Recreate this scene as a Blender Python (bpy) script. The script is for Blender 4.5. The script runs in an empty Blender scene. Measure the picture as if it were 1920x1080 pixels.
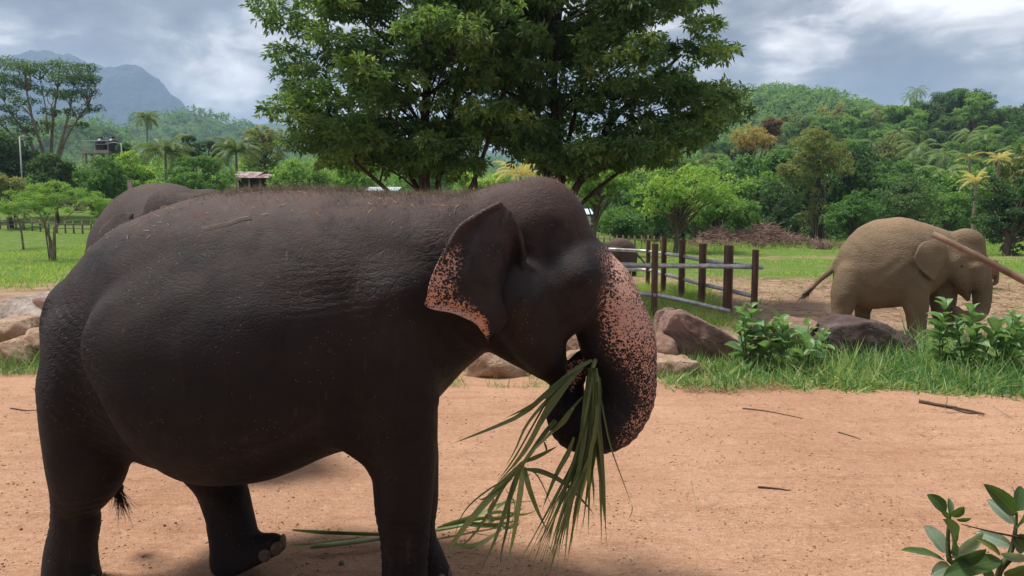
import bpy, bmesh, math, random
import numpy as np
from mathutils import Vector, Matrix

# ------------------------------------------------------------------ camera, sky, sun, exposure
C = bpy.context.scene
COL = C.collection
FPX, PITCH, CAMH = 1387.0, math.atan((540 - 410) / 1387.0), 2.2
cam_d = bpy.data.cameras.new("camera")
cam_d.sensor_width = 36.0
cam_d.lens = 36.0 * FPX / 1920.0
cam_d.clip_start, cam_d.clip_end = 0.05, 30000
cam = bpy.data.objects.new("camera", cam_d)
COL.objects.link(cam)
cam.location = (0, 0, CAMH)
cam.rotation_euler = (math.pi / 2 - PITCH, 0, 0)
C.camera = cam

SUN_EL, SUN_AZ = math.radians(66), math.radians(-80)      # azimuth measured from +Y towards +X
sun_d = bpy.data.lights.new("sun", 'SUN')
sun_d.energy = 2.9
sun_d.angle = math.radians(11)
sun_d.color = (1.0, 0.95, 0.88)
sun = bpy.data.objects.new("sun", sun_d)
COL.objects.link(sun)
sv = Vector((math.sin(SUN_AZ) * math.cos(SUN_EL), math.cos(SUN_AZ) * math.cos(SUN_EL), math.sin(SUN_EL)))
sun.rotation_euler = sv.to_track_quat('Z', 'Y').to_euler()
sun.location = sv * 60

C.view_settings.view_transform = 'Standard'
C.view_settings.look = 'None'
C.view_settings.exposure = 1.0
C.view_settings.gamma = 1.0
C.view_settings.use_curve_mapping = False
C.render.engine = 'CYCLES'
C.cycles.use_denoising = True
try:
    C.cycles.denoiser = 'OPENIMAGEDENOISE'
    C.cycles.denoising_input_passes = 'RGB_ALBEDO_NORMAL'
except Exception:
    pass
C.cycles.max_bounces = 6
C.cycles.diffuse_bounces = 4
C.cycles.glossy_bounces = 2
C.cycles.transmission_bounces = 4
C.cycles.transparent_max_bounces = 4
C.cycles.volume_bounces = 1
C.cycles.use_adaptive_sampling = False
C.cycles.sample_clamp_indirect = 4.0

world = bpy.data.worlds.new("World")
C.world = world
world.use_nodes = True


class NT:
    """little helper to write node trees"""
    def __init__(s, tree):
        s.t = tree
        s.t.nodes.clear()

    def n(s, typ, _in=None, **kw):
        nd = s.t.nodes.new(typ)
        for k, v in kw.items():
            setattr(nd, k, v)
        for k, v in (_in or {}).items():
            sock = nd.inputs[k]
            if isinstance(v, bpy.types.NodeSocket):
                s.t.links.new(v, sock)
            else:
                sock.default_value = v
        return nd

    def math(s, op, a, b=0.0, c=0.0, clamp=False):
        nd = s.n('ShaderNodeMath', operation=op, use_clamp=clamp)
        for i, v in enumerate((a, b, c)):
            if isinstance(v, bpy.types.NodeSocket):
                s.t.links.new(v, nd.inputs[i])
            else:
                nd.inputs[i].default_value = v
        return nd.outputs[0]

    def vmath(s, op, a, b=(0, 0, 0)):
        nd = s.n('ShaderNodeVectorMath', operation=op)
        for i, v in enumerate((a, b)):
            if isinstance(v, bpy.types.NodeSocket):
                s.t.links.new(v, nd.inputs[i])
            else:
                nd.inputs[i].default_value = v
        return nd.outputs['Value'] if op in ('DOT_PRODUCT', 'LENGTH', 'DISTANCE') else nd.outputs[0]

    def ramp(s, fac, stops, interp='LINEAR'):
        nd = s.n('ShaderNodeValToRGB')
        cr = nd.color_ramp
        cr.interpolation = interp
        while len(cr.elements) < len(stops):
            cr.elements.new(0.5)
        for e, (p, c) in zip(cr.elements, stops):
            e.position = p
            e.color = (*c, 1) if len(c) == 3 else c
        s.t.links.new(fac, nd.inputs[0])
        return nd.outputs[0]

    def gray(s, fac, lo, hi, a=0.0, b=1.0):
        """map range, clamped"""
        nd = s.n('ShaderNodeMapRange', {'Value': fac, 'From Min': lo, 'From Max': hi, 'To Min': a, 'To Max': b})
        return nd.outputs[0]

    def mix(s, fac, a, b, blend='MIX'):
        nd = s.n('ShaderNodeMix', data_type='RGBA', blend_type=blend)
        for i, v in ((0, fac), (6, a), (7, b)):
            if isinstance(v, bpy.types.NodeSocket):
                s.t.links.new(v, nd.inputs[i])
            else:
                nd.inputs[i].default_value = (*v, 1) if (i > 0 and len(v) == 3) else v
        return nd.outputs[2]

    def noise(s, vec, scale, detail=4, rough=0.55, dist=0.0, lac=2.0):
        nd = s.n('ShaderNodeTexNoise', {'Scale': scale, 'Detail': detail, 'Roughness': rough, 'Distortion': dist, 'Lacunarity': lac})
        if vec is not None:
            s.t.links.new(vec, nd.inputs['Vector'])
        return nd.outputs[0]

    def voro(s, vec, scale, feature='F1', rnd=1.0):
        nd = s.n('ShaderNodeTexVoronoi', feature=feature)
        nd.inputs['Scale'].default_value = scale
        nd.inputs['Randomness'].default_value = rnd
        if vec is not None:
            s.t.links.new(vec, nd.inputs['Vector'])
        return nd

    def mapping(s, vec, scale=(1, 1, 1), loc=(0, 0, 0), rot=(0, 0, 0)):
        nd = s.n('ShaderNodeMapping', {'Vector': vec, 'Scale': scale, 'Location': loc, 'Rotation': rot})
        return nd.outputs[0]

    def bump(s, height, strength=0.5, dist=0.02, normal=None):
        nd = s.n('ShaderNodeBump', {'Height': height, 'Strength': strength, 'Distance': dist})
        if normal is not None:
            s.t.links.new(normal, nd.inputs['Normal'])
        return nd.outputs[0]


def px_dir(px, py):
    cx, cy = (px - 960) / FPX, (540 - py) / FPX
    return Vector((cx, math.cos(PITCH) + cy * math.sin(PITCH), -math.sin(PITCH) + cy * math.cos(PITCH)))


def at(px, py, Y):
    """the point seen at that spot of the photograph, Y metres in front of the viewer"""
    d = px_dir(px, py)
    return Vector((0, 0, CAMH)) + d * (Y / d.y)


def ground_at(px, py, z=0.0):
    d = px_dir(px, py)
    return Vector((0, 0, CAMH)) + d * ((z - CAMH) / d.z)


def project(V):
    V = np.asarray(V)
    x, y, z = V[:, 0], V[:, 1], V[:, 2] - CAMH
    dep = y * math.cos(PITCH) - z * math.sin(PITCH)
    up = y * math.sin(PITCH) + z * math.cos(PITCH)
    return 960 + FPX * x / dep, 540 - FPX * up / dep, dep


# sky: clear-sky model behind a broken deck of clouds
def build_sky():
    t = NT(world.node_tree)
    tc = t.n('ShaderNodeTexCoord').outputs['Generated']
    d = t.vmath('NORMALIZE', tc)
    sep = t.n('ShaderNodeSeparateXYZ', {0: d})
    p = t.mapping(d, (1.0, 1.0, 2.3))
    warp = t.n('ShaderNodeTexNoise', {'Vector': p, 'Scale': 4.0, 'Detail': 4}).outputs[1]
    warp = t.vmath('MULTIPLY', t.vmath('SUBTRACT', warp, (0.5, 0.5, 0.5)), (0.16, 0.16, 0.16))
    pw = t.vmath('ADD', p, warp)
    big = t.noise(t.mapping(pw, loc=(1.37, 0.7, 1)), 3.0, 6, 0.52)
    puff = t.noise(t.mapping(pw, loc=(9.3, 1.2, 1.7)), 9.0, 9, 0.58)
    shade = t.math('ADD', t.math('MULTIPLY', big, 1.0), t.math('MULTIPLY', puff, 0.46))
    shade = t.math('SUBTRACT', shade, 0.178)

    def blob(px, py, r, amt):
        c = px_dir(px, py).normalized()
        dt = t.vmath('DOT_PRODUCT', d, tuple(c))
        e = t.math('POWER', t.math('MAXIMUM', dt, 0.0), 1.0 / (r * r))
        return t.math('MULTIPLY', e, amt)
    for b in BLOBS:
        shade = t.math('ADD', shade, blob(*b))
    col = t.ramp(shade, [(0.42, (0.175, 0.172, 0.19)), (0.50, (0.29, 0.283, 0.30)), (0.555, (0.48, 0.465, 0.475)), (0.60, (0.80, 0.76, 0.75)), (0.70, (1.40, 1.34, 1.29))])
    hz = t.gray(sep.outputs[2], 0.0, 0.12, 0.45, 0.0)
    col = t.mix(hz, col, (0.54, 0.55, 0.60))
    sky = t.n('ShaderNodeTexSky', sky_type='NISHITA')
    sky.sun_disc = False
    sky.sun_elevation = SUN_EL
    sky.sun_rotation = SUN_AZ
    sky.dust_density = 2.0
    b1 = t.n('ShaderNodeBackground', {'Color': sky.outputs[0], 'Strength': 0.06})
    b2 = t.n('ShaderNodeBackground', {'Color': col, 'Strength': SKY_K})
    gap = t.gray(t.noise(t.mapping(pw, loc=(1.3, 8.8, 4.4)), 3.2, 6, 0.6), 0.58, 0.74, 0.95, 0.5)
    mx = t.n('ShaderNodeMixShader', {0: gap, 1: b1.outputs[0], 2: b2.outputs[0]})
    t.n('ShaderNodeOutputWorld', {0: mx.outputs[0]})


SKY_K = 0.55
HAZE = 0.00022
BLOBS = [(150, 40, 0.16, -0.05), (430, 30, 0.10, -0.06), (270, 130, 0.05, 0.07), (420, 200, 0.05, 0.05), (1440, 110, 0.09, 0.03), (1620, 40, 0.10, 0.10), (1820, 30, 0.07, 0.05)]
build_sky()


# ------------------------------------------------------------------ helpers
def tag(o, label=None, cat=None, group=None, kind=None):
    if label: o['label'] = label
    if cat: o['category'] = cat
    if group: o['group'] = group
    if kind: o['kind'] = kind
    return o


def empty(name, loc=(0, 0, 0), rz=0.0, **kw):
    o = bpy.data.objects.new(name, None)
    o.empty_display_size = 0.2
    COL.objects.link(o)
    o.location = loc
    o.rotation_euler = (0, 0, rz)
    return tag(o, **kw)


def mesh_np(name, V, F, mats, smooth=False, mat_idx=None, attrs=None):
    """V (n,3); F (m,k) array or list of arrays of faces"""
    me = bpy.data.meshes.new(name)
    V = np.asarray(V, dtype=np.float32)
    Fs = F if isinstance(F, list) else [F]
    Fs = [np.asarray(f, dtype=np.int32) for f in Fs if len(f)]
    me.vertices.add(len(V))
    me.vertices.foreach_set('co', V.ravel())
    loops = np.concatenate([f.ravel() for f in Fs])
    tot = np.concatenate([np.full(len(f), f.shape[1], dtype=np.int32) for f in Fs])
    start = np.concatenate([[0], np.cumsum(tot)[:-1]]).astype(np.int32)
    me.loops.add(len(loops))
    me.loops.foreach_set('vertex_index', loops)
    me.polygons.add(len(tot))
    me.polygons.foreach_set('loop_start', start)
    me.polygons.foreach_set('loop_total', tot)
    me.polygons.foreach_set('use_smooth', np.full(len(tot), smooth, dtype=bool))
    for m in (mats if isinstance(mats, (list, tuple)) else [mats]):
        me.materials.append(m)
    if mat_idx is not None:
        me.polygons.foreach_set('material_index', np.asarray(mat_idx, dtype=np.int32))
    for k, a in (attrs or {}).items():
        at_ = me.attributes.new(k, 'FLOAT', 'POINT')
        at_.data.foreach_set('value', np.asarray(a, dtype=np.float32))
    me.update(calc_edges=True)
    me.validate()
    return me


def link(name, me, parent=None, loc=None, **kw):
    o = bpy.data.objects.new(name, me)
    COL.objects.link(o)
    if parent is not None:
        o.parent = parent
    if loc is not None:
        o.location = loc
    return tag(o, **kw)


def copy_tree(o, parent=None):
    c = o.copy()
    COL.objects.link(c)
    c.parent = parent
    for ch in o.children:
        copy_tree(ch, c)
    return c


def catmull(P, n):
    """resample a polyline of k-vectors smoothly to n points"""
    P = np.asarray(P, dtype=float)
    m = len(P)
    if m < 3:
        t = np.linspace(0, 1, n)[:, None]
        return P[0] * (1 - t) + P[-1] * t
    Q = np.vstack([2 * P[0] - P[1], P, 2 * P[-1] - P[-2]])
    t = np.linspace(0, m - 1, n)
    i = np.minimum(t.astype(int), m - 2)
    f = (t - i)[:, None]
    p0, p1, p2, p3 = Q[i], Q[i + 1], Q[i + 2], Q[i + 3]
    return 0.5 * (2 * p1 + (p2 - p0) * f + (2 * p0 - 5 * p1 + 4 * p2 - p3) * f ** 2 + (3 * p1 - p0 - 3 * p2 + p3) * f ** 3)


def tube(P, R, k=8, cap=True, flat=1.0):
    """tube along points P (n,3) with radii R (n,), returns V,F(list)"""
    P = np.asarray(P, float)
    n = len(P)
    R = np.broadcast_to(np.asarray(R, float), (n,))
    T = np.gradient(P, axis=0)
    T /= np.linalg.norm(T, axis=1)[:, None] + 1e-9
    ref = np.array([0, 0, 1.0]) if abs(T[:, 2]).mean() < 0.8 else np.array([1.0, 0, 0])
    A = np.cross(T, ref)
    A /= np.linalg.norm(A, axis=1)[:, None] + 1e-9
    B = np.cross(A, T)
    a = np.linspace(0, 2 * math.pi, k, endpoint=False)
    V = P[:, None, :] + R[:, None, None] * (np.cos(a)[None, :, None] * A[:, None, :] + flat * np.sin(a)[None, :, None] * B[:, None, :])
    V = V.reshape(-1, 3)
    i = np.arange(n - 1)[:, None] * k
    j = np.arange(k)[None, :]
    j2 = (j + 1) % k
    F = np.stack([i + j, i + j2, i + k + j2, i + k + j], -1).reshape(-1, 4)
    Fs = [F]
    if cap:
        V = np.vstack([V, P[0], P[-1]])
        c0, c1 = n * k, n * k + 1
        jj = np.arange(k)
        Fs.append(np.vstack([np.stack([np.full(k, c0), (jj + 1) % k, jj], -1), np.stack([np.full(k, c1), (n - 1) * k + jj, (n - 1) * k + (jj + 1) % k], -1)]))
    return V, Fs


class Geo:
    """collects pieces into one mesh"""
    def __init__(s):
        s.V, s.F, s.n, s.M, s.m = [], {}, 0, [], 0

    def add(s, V, F, m=0):
        V = np.asarray(V, float)
        for f in (F if isinstance(F, list) else [F]):
            f = np.asarray(f)
            if len(f):
                s.F.setdefault((f.shape[1], m), []).append(f + s.n)
        s.V.append(V)
        s.n += len(V)
        return s

    def tube(s, P, R, k=8, m=0, **kw):
        return s.add(*tube(P, R, k, **kw), m=m)

    def box(s, c, size, rz=0.0, m=0, jit=0.0, rng=None, M=None):
        x, y, z = np.array(size) / 2
        V = np.array([[-x, -y, -z], [x, -y, -z], [x, y, -z], [-x, y, -z], [-x, -y, z], [x, -y, z], [x, y, z], [-x, y, z]])
        if jit and rng is not None:
            V = V + rng.normal(0, jit, V.shape)
        if M is not None:
            V = V @ np.array(M).T
        cz, sz = math.cos(rz), math.sin(rz)
        V = np.stack([V[:, 0] * cz - V[:, 1] * sz, V[:, 0] * sz + V[:, 1] * cz, V[:, 2]], -1) + np.array(c)
        F = np.array([[0, 3, 2, 1], [4, 5, 6, 7], [0, 1, 5, 4], [1, 2, 6, 5], [2, 3, 7, 6], [3, 0, 4, 7]])
        return s.add(V, F, m)

    def build(s, name, mats, smooth=False):
        V = np.vstack(s.V)
        keys = sorted(s.F)
        Fs = [np.vstack(s.F[k]) for k in keys]
        idx = np.concatenate([np.full(len(f), k[1]) for f, k in zip(Fs, keys)])
        return mesh_np(name, V, Fs, mats, smooth, idx if idx.max() > 0 else None)


# ------------------------------------------------------------------ implicit surfaces for the animals and boulders
def surface_nets(D, org, h):
    """mesh of the zero set of a sampled distance field (naive surface nets)"""
    s = D < 0
    nx, ny, nz = D.shape
    acc = np.zeros((nx - 1, ny - 1, nz - 1, 3), np.float32)
    cnt = np.zeros((nx - 1, ny - 1, nz - 1), np.float32)
    corners = [(i, j, k) for i in (0, 1) for j in (0, 1) for k in (0, 1)]

    def sl(a, o):
        return a[o[0]:o[0] + nx - 1, o[1]:o[1] + ny - 1, o[2]:o[2] + nz - 1]
    for a in corners:
        for ax in range(3):
            if a[ax] == 0:
                b = list(a); b[ax] = 1
                da, db = sl(D, a), sl(D, b)
                m = sl(s, a) != sl(s, b)
                t = np.where(m, da / np.where(m, da - db, 1), 0)
                for q in range(3):
                    acc[..., q] += np.where(m, a[q] + (t if q == ax else 0), 0)
                cnt += m
    act = cnt > 0
    idx = -np.ones(act.shape, np.int32)
    idx[act] = np.arange(act.sum())
    ijk = np.argwhere(act)
    V = (ijk + acc[act] / cnt[act][:, None]) * h + np.array(org)
    F = []
    for ax in range(3):
        o1, o2 = [(1, 2), (2, 0), (0, 1)][ax]
        lo = [slice(1, -1)] * 3
        hi = list(lo)
        lo[ax] = slice(0, D.shape[ax] - 1)
        hi[ax] = slice(1, D.shape[ax])
        s0, s1 = s[tuple(lo)], s[tuple(hi)]
        e = np.argwhere(s0 != s1)
        flip = s1[tuple(e.T)]
        off = np.array([1, 1, 1]); off[ax] = 0
        e = e + off
        d1 = np.zeros(3, int); d1[o1] = 1
        d2 = np.zeros(3, int); d2[o2] = 1
        q = [e - d1 - d2, e - d2, e, e - d1]
        Q = np.stack([idx[tuple(c.T)] for c in q], -1)
        Q[flip] = Q[flip][:, ::-1]
        F.append(Q)
    F = np.vstack(F)
    F = F[(F >= 0).all(1)]
    return V, F


class Field:
    def __init__(s, lo, hi, h):
        s.h, s.lo = h, np.array(lo, float)
        s.n = np.ceil((np.array(hi) - s.lo) / h).astype(int) + 1
        s.D = np.full(s.n, 0.35, np.float32)
        s.ax = [s.lo[i] + h * np.arange(s.n[i]) for i in range(3)]

    def _win(s, lo, hi):
        a = np.clip(((np.array(lo) - s.lo) / s.h).astype(int), 0, s.n - 1)
        b = np.clip(((np.array(hi) - s.lo) / s.h).astype(int) + 2, 1, s.n)
        w = tuple(slice(i, j) for i, j in zip(a, b))
        X = [s.ax[i][w[i]].reshape([-1 if k == i else 1 for k in range(3)]) for i in range(3)]
        return w, X

    def put(s, w, d, k):
        a = s.D[w]
        h = np.clip(0.5 + 0.5 * (a - d) / k, 0, 1)
        s.D[w] = a * (1 - h) + d * h - k * h * (1 - h)

    def cut(s, w, d, k):
        a = s.D[w]
        h = np.clip(0.5 - 0.5 * (a - d) / k, 0, 1)
        s.D[w] = a * (1 - h) + d * h + k * h * (1 - h)

    def chain(s, pts, k=0.06, n=None, sy=1.0):
        """round-cone chain; pts rows x,y,z,r ; sy squashes the section sideways"""
        Q = catmull(pts, n or 5 * len(pts))
        m = 0.3
        P, R = Q[:, :3], Q[:, 3]
        w, X = s._win((P - R[:, None]).min(0) - m, (P + R[:, None]).max(0) + m)
        best = None
        for i in range(len(P) - 1):
            a, b = P[i], P[i + 1]
            ba = b - a
            l2 = (ba ** 2).sum() + 1e-9
            px, py, pz = X[0] - a[0], X[1] - a[1], X[2] - a[2]
            t = np.clip((px * ba[0] + py * ba[1] + pz * ba[2]) / l2, 0, 1)
            d = np.sqrt((px - t * ba[0]) ** 2 + ((py - t * ba[1]) / sy) ** 2 + (pz - t * ba[2]) ** 2) - (R[i] + t * (R[i + 1] - R[i]))
            best = d if best is None else np.minimum(best, d)
        s.put(w, best, k)

    def ell(s, c, r, k=0.06, ry=0.0, cut=False, rz=0.0, rx=0.0):
        c, r = np.array(c, float), np.array(r, float)
        m = r.max() + 0.3
        w, X = s._win(c - m, c + m)
        x, y, z = X[0] - c[0], X[1] - c[1], X[2] - c[2]
        if rz:
            x, y = x * math.cos(rz) + y * math.sin(rz), -x * math.sin(rz) + y * math.cos(rz)
        if rx:
            y, z = y * math.cos(rx) + z * math.sin(rx), -y * math.sin(rx) + z * math.cos(rx)
        if ry:
            x, z = x * math.cos(ry) - z * math.sin(ry), x * math.sin(ry) + z * math.cos(ry)
        q = np.sqrt((x / r[0]) ** 2 + (y / r[1]) ** 2 + (z / r[2]) ** 2) + 1e-6
        g = np.sqrt((x / r[0] ** 2) ** 2 + (y / r[1] ** 2) ** 2 + (z / r[2] ** 2) ** 2) + 1e-6
        d = q * (q - 1) / g
        if cut:
            s.cut(w, -d, k)
        else:
            s.put(w, d, k)

    def loft(s, st, axis=0, k=0.06, p=2.2, yoff=0.0):
        """st: rows (a, lo, hi, halfwidth) along x (axis 0) or z (axis 2)"""
        st = np.asarray(st, float)
        a = s.ax[axis]
        lo, hi, wd = (np.interp(a, st[:, 0], st[:, i]) for i in (1, 2, 3))
        over = np.maximum(st[0, 0] - a, a - st[-1, 0]).clip(0)
        sh = [1, 1, 1]; sh[axis] = -1
        c, hh, wd, over = ((lo + hi) / 2).reshape(sh), ((hi - lo) / 2).reshape(sh), wd.reshape(sh), over.reshape(sh)
        other = s.ax[2 if axis == 0 else 0]
        sh2 = [1, 1, 1]; sh2[2 if axis == 0 else 0] = -1
        q = other.reshape(sh2) - c
        y = s.ax[1].reshape(1, -1, 1) - yoff
        K = ((np.abs(y) / wd) ** p + (np.abs(q) / np.maximum(hh, 0.005)) ** p) ** (1 / p)
        r = np.sqrt(y * y + q * q)
        d = np.where(K > 0.15, r * (1 - 1 / np.maximum(K, 0.15)), -np.minimum(wd, hh))
        d = np.where(over > 0, np.sqrt(np.maximum(d, 0) ** 2 + over ** 2), d)
        w = (slice(None),) * 3
        s.put(w, d.astype(np.float32), k)

    def mesh(s):
        D = s.D.copy()
        for ax in range(3):
            for e in (0, -1):
                i = [slice(None)] * 3; i[ax] = e
                D[tuple(i)] = np.maximum(D[tuple(i)], 0.01)
        return surface_nets(D, s.lo, s.h)


class Frame:
    """an upright plane through (ox, oy), turned by th: photograph <-> local metres"""
    def __init__(s, ox, oy, th):
        s.o, s.th = Vector((ox, oy, 0)), th
        s.fx = Vector((math.cos(th), math.sin(th), 0))
        s.fy = Vector((-math.sin(th), math.cos(th), 0))

    def loc(s, px, py, yl=0.0):
        d = px_dir(px, py)
        o = Vector((0, 0, CAMH)) - s.o
        k = (yl - o.dot(s.fy)) / d.dot(s.fy)
        w = o + d * k
        return np.array([w.dot(s.fx), yl, w.z])

    def ball(s, px, py, yl, rpx):
        l = s.loc(px, py, yl)
        return np.array([*l, rpx * s.depth(l) / FPX])

    def depth(s, l):
        w = s.world(l[None])[0]
        return w[1] * math.cos(PITCH) - (w[2] - CAMH) * math.sin(PITCH)

    def world(s, L):
        L = np.asarray(L)
        out = np.empty_like(L)
        out[:, 0] = s.o.x + L[:, 0] * s.fx.x + L[:, 1] * s.fy.x
        out[:, 1] = s.o.y + L[:, 0] * s.fx.y + L[:, 1] * s.fy.y
        out[:, 2] = L[:, 2]
        return out


def profile(fr, top, bot, wid, ytop=0.0, ybot=0.0, n=90, axis='x'):
    """stations for Field.loft from two outlines of the photograph and half-widths in metres"""
    T = np.array([fr.loc(x, y, ytop) for x, y in top])
    B = np.array([fr.loc(x, y, ybot) for x, y in bot])
    W = np.array([[fr.loc(e[0], e[1] if len(e) > 2 else 600, 0.0)[0 if axis == 'x' else 2], e[-1]] for e in wid])
    a, q = (0, 2) if axis == 'x' else (2, 0)
    T, B, W = (catmull(A, 160) for A in (T[:, [a, q]], B[:, [a, q]], W))
    T, B, W = (A[np.argsort(A[:, 0])] for A in (T, B, W))
    g = np.linspace(max(T[0, 0], B[0, 0]), min(T[-1, 0], B[-1, 0]), n)
    t, b = np.interp(g, T[:, 0], T[:, 1]), np.interp(g, B[:, 0], B[:, 1])
    return np.stack([g, np.minimum(t, b), np.maximum(t, b), np.interp(g, W[:, 0], W[:, 1])], -1)


def vnormals(V, F):
    N = np.zeros_like(V)
    fn = np.cross(V[F[:, 2]] - V[F[:, 0]], V[F[:, 3 if F.shape[1] > 3 else 1]] - V[F[:, 1]]) if F.shape[1] > 3 else np.cross(V[F[:, 1]] - V[F[:, 0]], V[F[:, 2]] - V[F[:, 0]])
    for i in range(F.shape[1]):
        np.add.at(N, F[:, i], fn)
    return N / (np.linalg.norm(N, axis=1)[:, None] + 1e-12)


def surf_at(fr, V, px, py, rad=7):
    """nearest mesh vertex seen at that spot"""
    x, y, d = project(fr.world(V))
    m = np.where((x - px) ** 2 + (y - py) ** 2 < rad * rad)[0]
    if len(m) == 0:
        m = np.array([np.argmin((x - px) ** 2 + (y - py) ** 2)])
    return m[np.argmin(d[m])]


def smooth01(x, a, b):
    t = np.clip((x - a) / (b - a), 0, 1)
    return t * t * (3 - 2 * t)


def poly_mask(x, y, poly, soft):
    """1 inside a polygon fading to 0 over soft units"""
    P = np.array(poly, float)
    Q = np.roll(P, -1, 0)
    inside = np.zeros(len(x), bool)
    dist = np.full(len(x), 1e9)
    for (ax, ay), (bx, by) in zip(P, Q):
        c = ((ay > y) != (by > y)) & (x < (bx - ax) * (y - ay) / (by - ay + 1e-12) + ax)
        inside ^= c
        t = np.clip(((x - ax) * (bx - ax) + (y - ay) * (by - ay)) / ((bx - ax) ** 2 + (by - ay) ** 2), 0, 1)
        dist = np.minimum(dist, np.hypot(x - ax - t * (bx - ax), y - ay - t * (by - ay)))
    sd = np.where(inside, dist, -dist)
    return smooth01(sd, -soft, soft)
# ------------------------------------------------------------------ elephant skin
def skin_mat(name, base, dust_lit, dust_lit_amt=0.6, wrinkle=1.0, scale=1.0, z_dust_lit=(1.3, 2.3), rough=0.62):
    m = bpy.data.materials.new(name)
    m.use_nodes = True
    t = NT(m.node_tree)
    o = t.n('ShaderNodeTexCoord').outputs['Object']
    sep = t.n('ShaderNodeSeparateXYZ', {0: o})
    n1 = t.noise(o, 2.2 * scale, 6, 0.6, 0.4)
    n2 = t.noise(o, 11 * scale, 5, 0.6)
    up = t.gray(sep.outputs[2], *z_dust_lit)
    geo = t.n('ShaderNodeNewGeometry')
    nz = t.n('ShaderNodeSeparateXYZ', {0: geo.outputs['Normal']}).outputs[2]
    d = t.math('MULTIPLY', up, t.gray(t.math('ADD', n1, t.math('MULTIPLY', n2, 0.35)), 0.45, 0.85), clamp=True)  # dust grows upward, and also paints in the lit tone of the back
    d = t.math('MULTIPLY', d, dust_lit_amt)
    col = t.mix(d, base, dust_lit)
    col = t.mix(t.gray(n1, 0.35, 0.7, 0.0, 0.45), col, tuple(c * 0.55 for c in base))
    ridge = t.math('MULTIPLY', t.gray(sep.outputs[2], z_dust_lit[1] - .25, z_dust_lit[1] + .05), t.gray(n2, .35, .65, .25, .8))
    col = t.mix(ridge, col, tuple(a * b for a, b in zip(dust_lit, (1.1, .95, .9))))
    n4 = t.noise(o, 5.2 * scale, 7, 0.7, 0.6)
    col = t.mix(t.gray(n4, 0.50, 0.66, 0.0, 0.6), col, tuple(c * 0.7 for c in base))
    n5 = t.noise(t.mapping(o, (1, 1, .45)), 3.1 * scale, 8, 0.72, 0.8)
    col = t.mix(t.gray(n5, 0.52, 0.70, 0.0, 0.42), col, tuple(c * 0.62 for c in dust_lit))
    # dry straw and mud flecks
    fl = t.voro(t.mapping(o, (1, 1, 1.6)), 34 * scale)
    flm = t.math('MULTIPLY', t.math('LESS_THAN', fl.outputs['Distance'], 0.11), t.math('GREATER_THAN', t.noise(o, 4.1 * scale, 3), 0.56))
    col = t.mix(t.math('MULTIPLY', flm, 0.55), col, (0.34, 0.28, 0.22))
    # scratches
    sc = t.noise(t.mapping(o, (14, 14, 0.8), rot=(0.05, 0.2, 0)), 2.4 * scale, 2, 0.5, 0.1)
    col = t.mix(t.math('MULTIPLY', t.gray(sc, 0.66, 0.74, 0.0, 0.30), t.gray(t.noise(o, 1.7, 3), .45, .6)), col, tuple(min(c * 1.6, .4) for c in dust_lit))
    # freckled bare skin
    pk = t.n('ShaderNodeAttribute', attribute_name='pink').outputs['Fac']
    vo = t.n('ShaderNodeTexNoise', {'Vector': o, 'Scale': 30.0, 'Detail': 1}).outputs[1]
    ow = t.vmath('ADD', o, t.vmath('MULTIPLY', vo, (0.022, 0.022, 0.022)))
    v = t.voro(ow, 88 * scale)
    vsz = t.n('ShaderNodeSeparateColor', {0: v.outputs['Color']}).outputs[0]
    thr = t.math('ADD', t.math('MULTIPLY', t.math('SUBTRACT', 1.0, pk), 0.62), t.math('MULTIPLY', vsz, 0.46))
    spot = t.math('SUBTRACT', 1.0, t.gray(t.math('SUBTRACT', v.outputs['Distance'], thr), -0.08, 0.14), clamp=True)
    pinkc = t.mix(t.noise(o, 7 * scale, 3), (0.68, 0.42, 0.315), (0.60, 0.32, 0.26))
    col = t.mix(t.math('MULTIPLY', t.gray(pk, 0.05, 0.35), t.math('SUBTRACT', 1.0, spot)), col, pinkc)
    # relief: net of fine wrinkles, long folds, pores
    wv = t.vmath('ADD', o, t.vmath('MULTIPLY', t.n('ShaderNodeTexNoise', {'Vector': o, 'Scale': 3.0 * scale, 'Detail': 3}).outputs[1], (0.22, 0.22, 0.22)))
    e1 = t.voro(t.mapping(wv, (1.0, 1.0, 2.1), rot=(0, 0.5, 0)), 17 * scale, 'DISTANCE_TO_EDGE').outputs['Distance']
    e2 = t.voro(t.mapping(wv, (1.5, 1.5, 1.0), rot=(0, -0.3, 0)), 44 * scale, 'DISTANCE_TO_EDGE').outputs['Distance']
    fold = t.noise(t.mapping(wv, (1.6, 1.6, 7.5), rot=(0, 0.25, 0)), 3.2 * scale, 4, 0.55)
    wk = t.n('ShaderNodeAttribute', attribute_name='wrinkle').outputs['Fac']
    h = t.math('MULTIPLY', t.gray(e1, 0.0, 0.16), t.math('ADD', 0.06, t.math('MULTIPLY', wk, 0.8)))
    h = t.math('ADD', h, t.math('MULTIPLY', t.gray(e2, 0.0, 0.2), t.math('ADD', 0.14, t.math('MULTIPLY', wk, 0.3))))
    h = t.math('ADD', h, t.math('MULTIPLY', fold, t.math('ADD', 0.12, t.math('MULTIPLY', wk, 2.4))))
    h = t.math('ADD', h, t.math('MULTIPLY', t.noise(o, 70 * scale, 3), 0.35))
    bump = t.bump(h, 0.5 * wrinkle, 0.011 / scale)
    r = t.gray(n2, 0.3, 0.7, rough, rough + 0.2)
    b = t.n('ShaderNodeBsdfPrincipled', {'Base Color': col, 'Roughness': r, 'Normal': bump, 'Specular IOR Level': 0.22})
    t.n('ShaderNodeOutputMaterial', {0: b.outputs[0]})
    return m


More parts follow.
